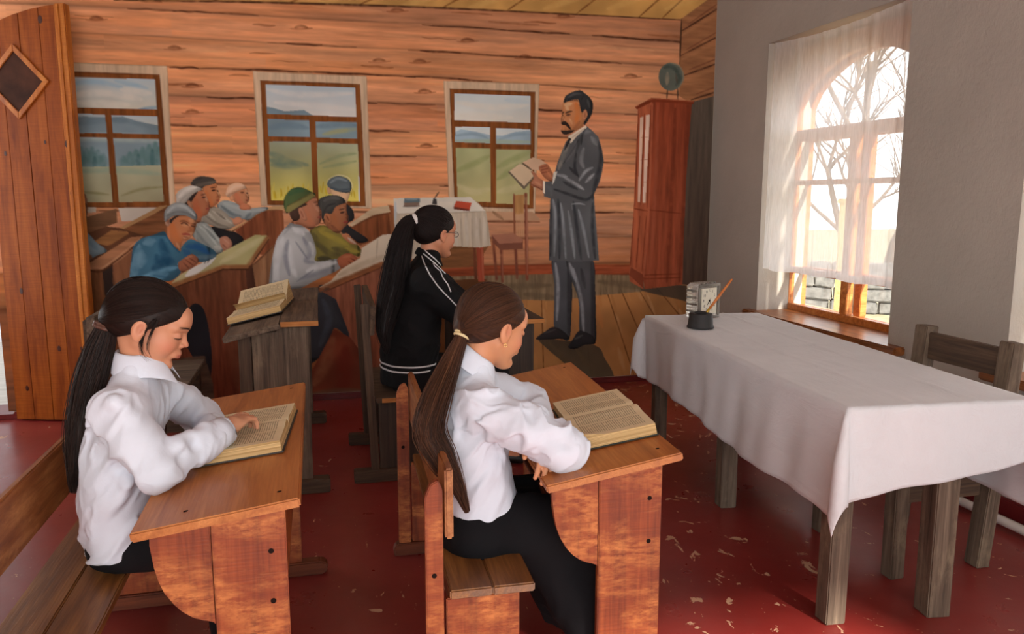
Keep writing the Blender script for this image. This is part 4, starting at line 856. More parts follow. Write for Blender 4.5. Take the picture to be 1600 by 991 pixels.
def pupil_desk(loc, rz, w, L, zl, zr, label, hind=False):
    """sloped pupil's desk; local x across (0 = high front edge, -w = pupil's side), y along the desk, seen end on"""
    r = empty('school_desk', loc, rz, label, 'desk', 'wooden pupils\' desks'); th = .024; a = math.atan2(zr-zl, w)
    sl = lambda x: zr+(x)*(zr-zl)/w
    cbox('desk_top', (L, math.hypot(w, zr-zl), th), M_DTOP, r, Matrix.Translation((-w/2, L/2, (zl+zr)/2-th/2)) @ Matrix.Rotation(-a, 4, 'Y') @ Matrix.Rotation(math.pi/2, 4, 'Z'), .004)
    tz = lambda x: sl(x)-th-.002
    for yy in (.055, L-.085):
        end = empty('end_panel', (0, 0, 0)); end.parent = r
        xm = -w+.165 if yy < .5 else -w+.165
        # main plank
        bm = bmesh.new(); x0, x1 = xm, -.038; prof = [(x0, .05), (x1, .05), (x1, tz(x1)), (x0, tz(x0))]
        prism('plank', prof, yy, yy+.026, M_DPAN_V, end, .003)
        # curved bracket plank
        pr = [(x0-.002, tz(x0)), (-w+.028, tz(-w+.028)), (-w+.028, tz(-w)-.03)]
        for k in range(1, 9):
            t = k/8*math.pi/2; pr.append((x0-.002-(x0+w-.03)*math.cos(t)*.97, tz(-w)-.05-.19*math.sin(t)))
        pr += [(x0-.002, tz(-w)-.25)]
        prism('bracket', pr, yy+.001, yy+.025, M_DPAN_V, end, .003)
        prism('foot', [(-w-.06, 0), (.045, 0), (.06, .02), (.055, .045), (.03, .055), (-w-.04, .055), (-w-.06, .04)], yy-.012, yy+.04, M_DDARK, end, .006)
    box('modesty_panel', (-.072, .082, .40), (-.05, L-.087, tz(-.06)-.002), M_DPAN, r, .002)
    box('shelf', (-w+.06, .082, tz(-w)-.13), (-.074, L-.087, tz(-w)-.112), M_DDARK, r, .002)
    for x, y in ((-.05, .07), (-w+.11, .07), (-.05, L-.07), (-w+.05, L-.07), (-w+.03, .4)): screw(r, (x, y, sl(x)), (-math.sin(a), 0, math.cos(a)))
    for z in (.60, .47): screw(r, (-.075, .055, z), (0, -1, 0), .007)
    return r
# vertical-grain version of the worn stain
M_DPAN_V = wood('worn_desk_stain_upright', (100, 40, 15), (140, 63, 26), (164, 82, 38), .5, (18, 18, 1.0), worn=(210, 132, 70), wornamt=.62, bump=.3)
D1 = pupil_desk((-.057, 1.832, 0), 0, .375, 1.22, .70, .75, 'worn red-brown school desk under the left girl\'s book')
D2 = pupil_desk((.975, 1.917, 0), -.069, .39, 1.246, .678, .75, 'worn red-brown school desk in front of the ponytailed girl in the middle')

def pupil_bench(loc, rz, L, label, seatw=.235, zs=.415, back=None, endp=True):
    """bench: local x = 0 at the back boards, seat towards +x, y along"""
    r = empty('school_bench', loc, rz, label, 'bench', 'wooden pupils\' benches')
    b0, b1 = back
    beam('seat_board', (.012+seatw*.25, 0, zs-.013), (.012+seatw*.25, L, zs-.013), seatw*.494, .026, M_SEAT, r, bevel=.004)
    beam('seat_board', (.012+seatw*.75, 0, zs-.013), (.012+seatw*.75, L, zs-.013), seatw*.494, .026, M_SEAT, r, bevel=.004)
    beam('back_board', (.012, -.01, (b0+b1)/2), (.012, L+.01, (b0+b1)/2), .022, b1-b0, M_BENCHB, r, bevel=.005)
    if endp:
        for yy in (.0, L-.05):
            prism('upright', [(-.052, .05), (-.003, .05), (-.003, b1-.06), (-.015, b1-.035), (-.035, b1-.045), (-.05, b1-.08)], yy+.006, yy+.03, M_DPAN_V, r, .003)
            prism('seat_support', [(.004, .05), (seatw-.03, .05), (seatw-.03, zs-.028), (.004, zs-.028)], yy+.012, yy+.036, M_DPAN_V, r, .003)
            prism('foot', [(-.075, 0), (seatw+.03, 0), (seatw+.03, .04), (seatw, .052), (-.06, .052), (-.075, .03)], yy-.002, yy+.044, M_DDARK, r, .005)
            screw(r, (-.028, yy+.006, .46), (0, -1, 0), .007)
        beam('stretcher', (.06, .04, .25), (.06, L-.05, .25), .022, .10, M_DDARK, r)
    return r
B2 = pupil_bench((.302, 1.93, 0), -.035, 1.16, 'red-brown bench with back board under the girl in the middle', back=(.565, .758))
B1 = pupil_bench((-.775, 1.05, 0), .0, 1.85, 'long bench with a rubbed back board at the left edge', seatw=.235, zs=.448, back=(.56, .735))

def grey_desk(loc, L, zs, label, w=.43, flat=.175, drop=.06, mat=None, mat2=None):
    mat, mat2 = mat or M_GREY, mat2 or M_GREYB
    r = empty('old_school_desk', loc, 0, label, 'desk'); w2 = w-flat
    for k, (a, b) in enumerate(((0, .52), (.52, 1.))):
        beam('flat_board', (-flat/2+.0, L*a+.002, zs-.014), (-flat/2+.004, L*b-.002, zs-.014), flat, .028, mat, r, jitter=.004, seed=k)
    box('sawn_end', (-flat, -.004, zs-.026), (0, .0, zs-.002), M_RAW, r, .001)
    a = math.atan2(drop, w2)
    cbox('sloped_board', (L, math.hypot(w2, drop), .026), mat, r, Matrix.Translation((-flat-w2/2, L/2-.02, zs-drop/2-.016)) @ Matrix.Rotation(-a, 4, 'Y') @ Matrix.Rotation(math.pi/2, 4, 'Z'), .004, .004, 3)
    for yy in (.05, L-.12):
        e = empty('end_panel'); e.parent = r
        for k, (x0, x1) in enumerate(((-.375, -.315), (-.312, -.20), (-.197, -.05))):
            beam('plank', ((x0+x1)/2, yy+.015, .06), ((x0+x1)/2, yy+.015, zs-.035-max(0, (-(x0+x1)/2-flat))*drop/w2), x1-x0, .03, mat if k else mat2, e, up=(0, 1, 0), jitter=.003, seed=k+7)
        box('foot', (-w-.02, yy-.02, 0), (.03, yy+.05, .075), mat2, e, .006, .004, 5)
    box('stretcher', (-.09, .09, .30), (-.06, L-.13, .42), mat2, r, .004)
    return r
D3 = grey_desk((.0, 3.80, 0), 1.42, .875, 'weathered grey plank desk carrying an open book, behind the left girl')
D4 = grey_desk((1.235, 4.16, 0), 1.3, .785, 'dark old plank desk in front of the girl in the black jacket', mat=M_DARKW, mat2=M_DARKW)

# weathered bench behind the left girl (only its back board shows)
g = empty('old_bench', (0, 0, 0), 0, 'weathered grey bench with a cracked back board behind the left girl', 'bench')
pa = px_y(150, 520, 3.85); pz = pa[2]
beam('back_board', (pa[0]-.02, 3.84, pz), (pa[0]-.02, 5.2, pz+.0), .03, .15, M_GREY, g, jitter=.006, seed=4)
for yy in (3.9, 5.1):
    box('post', (pa[0]-.065, yy, 0), (pa[0]-.037, yy+.06, pz+.05), M_GREYB, g, .004, .003)
    box('seat_support', (pa[0]+.0, yy, 0), (pa[0]+.25, yy+.05, .41), M_GREYB, g, .004, .003)
box('seat', (pa[0]-.03, 3.84, .41), (pa[0]+.28, 5.2, .44), M_GREY, g, .004, .004, 8)

# chair-bench of the girl in black
r = empty('old_school_chair', (0, 0, 0), 0, 'dark weathered wooden seat with a slatted back under the black-jacketed girl', 'chair')
for yy, zt in ((3.93, .925), (4.575, .955)):
    beam('post', (.262, yy+.02, .06), (.226, yy+.02, zt), .04, .034, M_GREYB, r, up=(0, 1, 0), jitter=.002, seed=int(yy*9))
    box('foot', (.15, yy-.02, 0), (.42, yy+.055, .065), M_GREYB, r, .006, .003, 2)
    beam('side_panel', (.385, yy+.02, .066), (.385, yy+.02, .418), .20, .028, M_DARKW, r, up=(0, 1, 0))
beam('back_slat', (.262, 3.90, .845), (.272, 4.66, .875), .026, .145, M_GREYB, r, jitter=.006, seed=6)
for k in range(2): box('seat_board', (.27+k*.132, 3.9, .422), (.40+k*.132, 4.66, .448), M_GREYB, r, .004, .003, k)
box('sawn_edge', (.30, 3.897, .424), (.53, 3.8995, .446), M_RAW, r, 0)

# teacher's table with its cloth
TR = -.0933; T0 = Vector((1.645, 2.105, 0)); TWd, TL, TZ = .68, 2.04, .778
troot = empty('long_table', T0, TR, 'long wooden table with rough square legs under the white cloth', 'table')
for k in range(5): beam('top_board', (.068+k*.136, 0, TZ-.018), (.068+k*.136, TL, TZ-.018), .134, .028, M_GREYB, troot, bevel=.002)
Mt = Matrix.Translation(T0) @ Matrix.Rotation(TR, 4, 'Z')
legs = [(.035, .03), (.105, 1.06), (.05, 1.86), (.42, .03), (TWd-.08, 1.02), (TWd-.08, 1.86)]
for k, (x, y) in enumerate(legs):
    w_ = .075 if k != 3 else .085
    beam('leg', (x, y+.05, 0), (x+.0, y+.05, TZ-.033), w_, w_*.95, M_GREY, troot, up=(0, 1, 0), bevel=.004, jitter=.004, seed=k)
for x in (.10, TWd-.13): box('apron', (x, .06, TZ-.11), (x+.025, TL-.06, TZ-.034), M_GREYB, troot, .003)
def cloth_mat():
    n = NT('white_linen'); v = n.coord(rnd=False); w1 = n.noise(n.coord((1, 60, 60), rnd=False), 8., 2); w2 = n.noise(n.coord((60, 1, 60), rnd=False), 8., 2)
    c = n.ramp(n.noise(v, 3., 4), ((.3, (206, 208, 210)), (.7, (218, 220, 222))))
    crease = n.noise(n.coord((5, 1.4, 5), rnd=False), 2.4, 5, .62, 1.2)
    h = n.math('ADD', n.math('MULTIPLY', n.math('ADD', w1, w2), .05), n.math('MULTIPLY', crease, 1.)); n.bump(h, .35, .02)
    n.b.inputs['Sheen Weight'].default_value = .15
    return n.out(c, .85, .2)
M_LINEN = cloth_mat()
def tablecloth():
    rr = np.random.RandomState(12); ox0, ox1, oy0, oy1 = .375, .40, .33, .36     # overhang left, right, near, far
    xs = np.concatenate([np.linspace(-ox0, 0, 26)[:-1], np.linspace(0, TWd, 56), np.linspace(TWd, TWd+ox1, 26)[1:]])
    ys = np.concatenate([np.linspace(-oy0, 0, 26)[:-1], np.linspace(0, TL, 130), np.linspace(TL, TL+oy1, 22)[1:]])
    V = []; z0 = TZ+.004; ph = rr.uniform(0, 6, 8)
    def ripple(s, d): return (.010*math.sin(s*13+ph[0])+.012*math.sin(s*6.1+ph[1])+.006*math.sin(s*29+ph[2]))*min(1., d/.22)
    for y in ys:
        for x in xs:
            a = -x if x < 0 else (x-TWd if x > TWd else 0.); b = -y if y < 0 else (y-TL if y > TL else 0.)
            sx = -1 if x < 0 else 1; sy = -1 if y < 0 else 1; cx = min(max(x, 0), TWd); cy = min(max(y, 0), TL)
            rnd = .012
            if a == 0 and b == 0:
                z = z0+.0018*math.sin(x*9+y*3+ph[3])*math.sin(y*4+ph[4])
                for fx_ in (.24, .47): z += .0035*math.exp(-((x-fx_)/.012)**2)          # ironed fold lines
                for fy_ in (.52, 1.03, 1.54): z += .0025*math.exp(-((y-fy_)/.014)**2)
                z += .0016*math.sin(y*46+x*9+3*math.sin(x*11))*math.exp(-((x-.18)/.1)**2)*math.exp(-((y-1.0)/.7)**2)
                V.append((cx, cy, z)); continue
            if sy < 0 and a == 0: b *= 1-.38*cx/TWd
            if b == 0: d, out, s = a, (sx, 0), cy
            elif a == 0: d, out, s = b, (0, sy), cx+4
            else:
                d = math.hypot(a, b); ang = math.atan2(b, a)
                # the spare cloth at a corner closes into one hanging fold
                fold = math.sin(2*ang); out = (sx*math.cos(ang), sy*math.sin(ang)); s = 9+ang*.4
                d2 = d*(1-(.17 if sy < 0 else .30)*fold)
                k = 1-math.exp(-d/.008); fl = .012*k+d*.05+.05*fold*min(1, d/.2)
                V.append((cx+out[0]*fl, cy+out[1]*fl, z0-rnd*.2-d2*.985)); continue
            k = 1-math.exp(-d/.005); fl = .006*k+d*(.03 if sx < 0 or b else .1)+ripple(s, d)*.75
            if b == 0 and sx < 0: fl += .02*math.sin(s*2.2+.6)*d/.3
            V.append((cx+out[0]*fl, cy+out[1]*fl, z0-d*.99*(1-.02*math.sin(s*5))))
    nx, ny = len(xs), len(ys); Fc = [(j*nx+i, j*nx+i+1, (j+1)*nx+i+1, (j+1)*nx+i) for j in range(ny-1) for i in range(nx-1)]
    o = mesh_from('tablecloth', V, Fc, M_LINEN, None, True); o.location = T0; o.rotation_euler = (0, 0, TR)
    tag(o, 'creased white cloth hanging over the long table by the window', 'tablecloth')
    md = o.modifiers.new('thick', 'SOLIDIFY'); md.thickness = .0022; md.offset = 1
    return o
tablecloth()

# rough chair tucked under the table
r = empty('rough_chair', (0, 0, 0), 0, 'rough grey wooden chair with an open back pushed in behind the cloth', 'chair')
for yy in (2.405, 2.845):
    beam('back_post', (2.525, yy, 0), (2.60, yy, .90), .07, .062, M_GREY, r, up=(1, 0, 0), bevel=.004, jitter=.003, seed=int(yy*7))
    beam('front_leg', (2.125, yy, 0), (2.125, yy, .40), .06, .062, M_GREY, r, up=(1, 0, 0), bevel=.004, jitter=.003, seed=int(yy*5))
    box('side_rail', (2.155, yy-.02, .30), (2.49, yy+.02, .40), M_GREYB, r, .004)
beam('back_rail', (2.597, 2.43, .815), (2.597, 2.815, .815), .028, .115, M_GREYB, r, jitter=.002)
beam('back_rail', (2.575, 2.43, .56), (2.575, 2.815, .56), .025, .09, M_GREYB, r, jitter=.002)
for k in range(3): box('seat_board', (2.09+k*.135, 2.36, .402), (2.222+k*.135, 2.89, .43), M_GREYB, r, .004, .003, k)

# ---------------------------------------------------------------- books
def page_mat(name, N=34, ink=(96, 88, 74), paper=(226, 208, 168), cols=2):
    n = NT(name); tc = n.node('ShaderNodeTexCoord'); sp = n.node('ShaderNodeSeparateXYZ'); n.L(tc.outputs['UV'], sp.inputs[0]); u, v = sp.outputs[0], sp.outputs[1]
    vN = n.math('MULTIPLY', v, float(N)); row = n.math('FLOOR', vN); fr = n.math('FRACT', vN)
    line = n.math('MULTIPLY', n.math('GREATER_THAN', fr, .3), n.math('LESS_THAN', fr, .78))
    cb = n.node('ShaderNodeCombineXYZ'); n.L(n.math('MULTIPLY', u, 46.), cb.inputs[0]); n.L(n.math('MULTIPLY', row, 7.31), cb.inputs[1])
    wn = n.node('ShaderNodeTexNoise'); wn.inputs['Scale'].default_value = 1.; wn.inputs['Detail'].default_value = 1.; n.L(cb.outputs[0], wn.inputs['Vector'])
    word = n.math('GREATER_THAN', wn.outputs['Fac'], .40)
    def band(x, a, b): return n.math('MULTIPLY', n.math('GREATER_THAN', x, a), n.math('LESS_THAN', x, b))
    mu = n.math('MAXIMUM', band(u, .10, .48), band(u, .52, .90)) if cols == 2 else band(u, .1, .9)
    m = n.math('MULTIPLY', n.math('MULTIPLY', line, word), n.math('MULTIPLY', mu, band(v, .09, .91)))
    pc = n.ramp(n.noise(n.coord((1, 1, 1)), 6., 4), ((.3, tuple(c*.95 for c in paper)), (.7, paper)))
    return n.out(n.mix(n.math('MULTIPLY', m, .62), pc, ink), .8, .15)
def edge_mat():
    n = NT('page_edges'); w = n.noise(n.coord((2, 2, 420)), 1., 2); return n.out(n.ramp(w, ((.35, (176, 142, 92)), (.65, (222, 190, 136)))), .8, .2)
M_PAGE = page_mat('printed_page'); M_PEDGE = edge_mat(); M_COVER = plain('dark_green_cover', (52, 56, 48), .6); M_COVER2 = plain('grey_cover', (70, 66, 60), .6)
def open_book(loc, ry, rz, hw, pl, th, label, cover, slope=0., curl=False, fan=False, prop=0.):
    """open book: y across the spread (spine at 0), x = page height; pages arch up from the spine"""
    r = empty('open_book', loc, 0, label, 'book', 'open books on the desks'); r.rotation_euler = (0, ry, rz)
    box('cover', (-pl/2-.006, -hw-.006, 0), (pl/2+.006, hw+.006, .005), cover, r, .002)
    for s, t in ((-1, th), (1, th*.82)):
        n = 14; m = 6; V, uv, Fc, mi = [], [], [], []
        def top(u): return t*(1-.10*u)+.006*math.sin(math.pi*min(1, u*2.6))*(1-u)-t*.55*math.exp(-u/.035)
        for j in range(m+1):
            for i in range(n+1):
                u = (i/n)**1.5; x = -pl/2+pl*j/m; z = .005+top(u)
                if curl and s < 0: z += .016*max(0, u-.78)/.22*max(0, (.35-j/m)/.35)
                if s > 0: z += prop*u*hw
                V.append((x+.0, s*hw*u*(1-.02*(j == 0)), z)); uv.append((u, j/m))
        for j in range(m):
            for i in range(n): k = j*(n+1)+i; q = (k, k+1, k+n+2, k+n+1); Fc.append(q if s > 0 else q[::-1]); mi.append(0)
        nb = len(V)
        for v in list(V): V.append((v[0], v[1]*1.0+s*.004*(1 if abs(v[1]) > hw*.9 else 0), .005)); uv.append((0, 0))
        def side(a, b): Fc.append((a, b, b+nb, a+nb)); mi.append(1)
        for i in range(n): side(i+1, i); side(m*(n+1)+i, m*(n+1)+i+1)
        for j in range(m): side(j*(n+1)+n, (j+1)*(n+1)+n); side((j+1)*(n+1), j*(n+1))
        o = mesh_from('page_block', V, Fc, None, r, False, [M_PAGE, M_PEDGE]); me = o.data
        ul = me.uv_layers.new(name='UVMap'); me.polygons.foreach_set('material_index', mi)
        # page height runs along x, text lines along y: rotate the layout so lines run across the page
        for lp in me.loops: a_, b_ = uv[lp.vertex_index]; ul.data[lp.index].uv = (b_ if False else a_, b_)
    if fan:
        V, Fc = [], []
        for j in range(5):
            for i in range(9): u = i/8; V.append((-pl/2+pl*j/4, -hw*.14*u+.004+hw*.05*math.sin(u*3), th+.005+.035*math.sin(u*1.5)))
        for j in range(4):
            for i in range(8): k = j*9+i; Fc.append((k, k+1, k+10, k+9))
        o = mesh_from('raised_leaf', V, Fc, M_PEDGE, r, True); md = o.modifiers.new('t', 'SOLIDIFY'); md.thickness = .002
    return r
SL1 = -math.atan2(.05, .375); SL2 = -math.atan2(.072, .39)
def on_d1(x, y): return Vector((x, y, .75+(x+.057)*(.05/.375)+.0005))
p = on_d1(-.213, 2.43); open_book(p, SL1, math.radians(-4), .215, .235, .034, 'thick open printed book under the left girl\'s pointing hand', M_COVER2)
def on_d2(lx, ly):
    q = Matrix.Translation((.975, 1.917, 0)) @ Matrix.Rotation(-.069, 4, 'Z') @ Vector((lx, ly, .75+lx*(.072/.39)+.0005)); return q
open_book(on_d2(-.118, .40), SL2, -.069-math.radians(3), .225, .235, .036, 'open printed book with a curled page on the middle girl\'s desk', M_COVER, curl=True)
d3p = Vector((-.285, 4.36, .875-.06*(.11/.255)+.002)); open_book(d3p, -math.atan2(.06, .255), math.radians(-5), .27, .27, .034, 'open yellowed book on the weathered grey desk behind', M_COVER2, fan=True, prop=.32)

# ---------------------------------------------------------------- inkwell, pen and glass clock on the cloth
M_BLACKRUB = plain('black_rubber', (44, 43, 43), .6, .08); M_INK = plain('black_ink', (14, 14, 16), .2)
M_PENW = wood('pen_wood', (176, 96, 40), (206, 124, 62), (222, 146, 84), .4, (1, 12, 12)); M_BRASS = plain('brass', (214, 176, 70), .25, .05, Metallic=.6)
TT = TZ+.0115
ip = px_z(1098, 514, TT); ip = (ip[0]+.01, ip[1]+.045)
ik = empty('inkwell', (ip[0], ip[1], TT), 0, 'black cylindrical inkwell in front of the glass clock', 'inkwell')
lathe('body', [(0, 0), (.068, 0), (.070, .004), (.064, .016), (.060, .070), (.058, .074), (.028, .074), (.026, .066), (.026, .03), (0, .03)], 28, M_BLACKRUB, ik)
lathe('rim', [(.026, .073), (.031, .0745), (.034, .079), (.030, .082), (.025, .079), (.025, .072)], 24, M_BLACKRUB, ik); lathe('ink', [(0, .05), (.0258, .05)], 20, M_INK, ik)
tipw = px_y(1144, 436, ip[1]-.0); tip = Vector(tipw); base = Vector((ip[0]+.012, ip[1], TT+.052)); dv = tip-base
pen = empty('dip_pen', base, 0, 'orange wooden dip pen leaning in the black inkwell', 'pen')
def loc_(t): return tuple(dv*t)
V, Fc = tube_geo([loc_(.22), loc_(.5), loc_(.95), loc_(1.)], [.0065, .0075, .006, .0045], 10); mesh_from('shaft', V, Fc, M_PENW, pen, True)
V, Fc = tube_geo([loc_(.08), loc_(.22)], [.0062, .0068], 10); mesh_from('ferrule', V, Fc, M_BRASS, pen, True)
V, Fc = tube_geo([loc_(-.01), loc_(.08)], [.0008, .0045], 8); mesh_from('nib', V, Fc, M_SCREW, pen, True)
def cutglass():
    n = NT('moulded_glass'); b = n.b; b.inputs['Transmission Weight'].default_value = .72; b.inputs['IOR'].default_value = 1.3
    n.bump(n.noise(n.coord((1, 1, 1)), 45., 3), .5, .01); return n.out((236, 232, 224), .08, .6)
M_CUT = cutglass(); M_DIAL = plain('cream_dial', (226, 220, 200), .5, .03)
cp = px_z(1096, 498, TT); ck = empty('glass_clock', (cp[0]+.02, cp[1]+.03, TT), math.radians(22), 'square moulded-glass clock with a cream dial at the far table end', 'clock')
CWd, CDp, CHt = .175, .10, .195
def rbox(name, a, b, rad, mat, parent):
    bm = bmesh.new(); add_box(bm, a, b); bmesh.ops.bevel(bm, geom=list(bm.edges), offset=rad, segments=4, affect='EDGES', profile=.5); return bm_obj(name, bm, mat, parent, True)
rbox('glass_block', (-CWd/2, -CDp/2+.012, 0), (CWd/2, CDp/2, CHt), .018, M_CUT, ck)
M_SILV = plain('frosted_glass', (150, 145, 136), .25, .12, **{'Transmission Weight': .45})
for k in range(9):
    z = .02+k*.019; rbox('glass_rib', (-CWd/2-.004, -CDp/2+.02, z), (-CWd/2+.006, CDp/2-.008, z+.012), .003, M_SILV if k % 2 else M_CUT, ck)
for k in range(8):
    x = -CWd/2+.02+k*.0185; rbox('glass_rib', (x, -CDp/2+.02, CHt-.005), (x+.011, CDp/2-.008, CHt+.005), .003, M_SILV if k % 2 else M_CUT, ck)
for (a, b) in (((-CWd/2, -CDp/2, 0), (CWd/2, -CDp/2+.012, .016)), ((-CWd/2, -CDp/2, CHt-.016), (CWd/2, -CDp/2+.012, CHt)), ((-CWd/2, -CDp/2, .016), (-CWd/2+.016, -CDp/2+.012, CHt-.016)), ((CWd/2-.016, -CDp/2, .016), (CWd/2, -CDp/2+.012, CHt-.016))): rbox('bezel', a, b, .004, M_SILV, ck)
dz = CHt*.52; dial = rbox('dial', (-.062, -CDp/2+.004, .026), (.062, -CDp/2+.0105, CHt-.024), .002, M_DIAL, ck)
yf = -CDp/2+.0035
for h in range(12):
    a = math.radians(90-30*(h+1)); cu = bpy.data.curves.new('numeral', 'FONT'); cu.body = str(h+1); cu.size = .021; cu.align_x = 'CENTER'; cu.align_y = 'CENTER'
    to = bpy.data.objects.new('numeral', cu); COL.objects.link(to); dg = bpy.context.evaluated_depsgraph_get(); me = bpy.data.meshes.new_from_object(to.evaluated_get(dg)); bpy.data.objects.remove(to)
    no = link('numeral', me, M_SCREW, dial); no.rotation_euler = (math.pi/2, 0, 0); no.location = (.048*math.cos(a), yf-.0004, dz+.058*math.sin(a))
for nm, ang, ln, w_ in (('hour_hand', -128, .030, .004), ('minute_hand', -62, .042, .003), ('alarm_hand', 50, .02, .002)):
    a = math.radians(ang); o = cbox(nm, (ln, .001, w_), M_SCREW, ck, Matrix.Translation((math.cos(a)*ln*.45, yf-.0012, dz+math.sin(a)*ln*.45)) @ Matrix.Rotation(-a, 4, 'Y'), 0)
lathe('hub', [(0, 0), (.006, 0), (.006, .002), (0, .003)], 12, M_SCREW, ck).matrix_local = Matrix.Translation((0, yf-.0005, dz)) @ Matrix.Rotation(math.pi/2, 4, 'X')
# ---------------------------------------------------------------- people: implicit surfaces meshed on a grid
def v3(*a): return np.array(a, np.float32)
class SDF:
    """list of smooth-blended primitives; every primitive is f(p)->distance"""
    def __init__(s): s.ops = []
    def add(s, f, k=.015): s.ops.append((f, k, 1)); return s
    def cut(s, f, k=.006): s.ops.append((f, k, -1)); return s
    def inter(s, f, k=.004): s.ops.append((f, k, 0)); return s
    def __call__(s, p):
        d = None
        for f, k, m in s.ops:
            e = f(p)
            if d is None: d = e; continue
            if m == 1: h = np.maximum(k-np.abs(d-e), 0)/k; d = np.minimum(d, e)-h*h*k*.25
            else:
                if m == -1: e = -e
                h = np.maximum(k-np.abs(d-e), 0)/k; d = np.maximum(d, e)+h*h*k*.25
        return d
def cone(a, b, ra, rb):
    a, b = np.asarray(a, np.float32), np.asarray(b, np.float32); ab = b-a; L = float(ab@ab)+1e-9
    def f(p):
        t = np.clip((p-a)@ab/L, 0, 1); q = p-a-t[:, None]*ab; return np.sqrt((q*q).sum(1))-(ra+(rb-ra)*t)
    return f
def ell(c, r):
    c, r = np.asarray(c, np.float32), np.asarray(r, np.float32)
    def f(p):
        q = (p-c)/r; k0 = np.sqrt((q*q).sum(1)); k1 = np.sqrt(((q/r)**2).sum(1))+1e-6; return k0*(k0-1)/k1
    return f
def half(p0, n):
    p0, n = np.asarray(p0, np.float32), np.asarray(n, np.float32); n = n/np.linalg.norm(n)
    return lambda p: (p-p0)@n
def loft(C, RX, RY, yaw=0.):
    """body of elliptical section along a spine C (points), RX front-back, RY sideways"""
    C = np.asarray(C, np.float32); cy, sy = math.cos(yaw), math.sin(yaw); fx = np.array([cy, sy, 0], np.float32); fy = np.array([-sy, cy, 0], np.float32)
    def f(p):
        best = None
        for i in range(len(C)-1):
            ab = C[i+1]-C[i]; L = float(ab@ab); t = np.clip((p-C[i])@ab/L, 0, 1); q = p-C[i]-t[:, None]*ab
            x = q@fx; y = q@fy; w = q-x[:, None]*fx-y[:, None]*fy; z = w[:, 2]
            rx = RX[i]+(RX[i+1]-RX[i])*t; ry = RY[i]+(RY[i+1]-RY[i])*t; rz = np.minimum(rx, ry)
            k0 = np.sqrt((x/rx)**2+(y/ry)**2+(z/rz)**2); k1 = np.sqrt((x/rx**2)**2+(y/ry**2)**2+(z/rz**2)**2)+1e-6
            d = k0*(k0-1)/k1; best = d if best is None else np.minimum(best, d)
        return best
    return f
def local(f, M):
    """primitive evaluated in a local frame; M = 4x4 local->world (rigid, with uniform scale)"""
    A = np.array(M, np.float64); R = A[:3, :3]; s = np.cbrt(np.linalg.det(R)); Ri = np.linalg.inv(R).astype(np.float32); t = A[:3, 3].astype(np.float32)
    return lambda p: f((p-t)@Ri.T)*np.float32(s)
_rs = np.random.RandomState(3); _NG = _rs.rand(32, 32, 32).astype(np.float32)
def vnoise(p):
    q = np.floor(p).astype(np.int32); f = p-q; f = f*f*(3-2*f); q0 = q & 31; q1 = (q+1) & 31
    x0, y0, z0 = q0.T; x1, y1, z1 = q1.T; fx, fy, fz = f.T
    g = _NG
    a = g[x0, y0, z0]*(1-fx)+g[x1, y0, z0]*fx; b = g[x0, y1, z0]*(1-fx)+g[x1, y1, z0]*fx
    c = g[x0, y0, z1]*(1-fx)+g[x1, y0, z1]*fx; d = g[x0, y1, z1]*(1-fx)+g[x1, y1, z1]*fx
    return (a*(1-fy)+b*fy)*(1-fz)+(c*(1-fy)+d*fy)*fz-.5
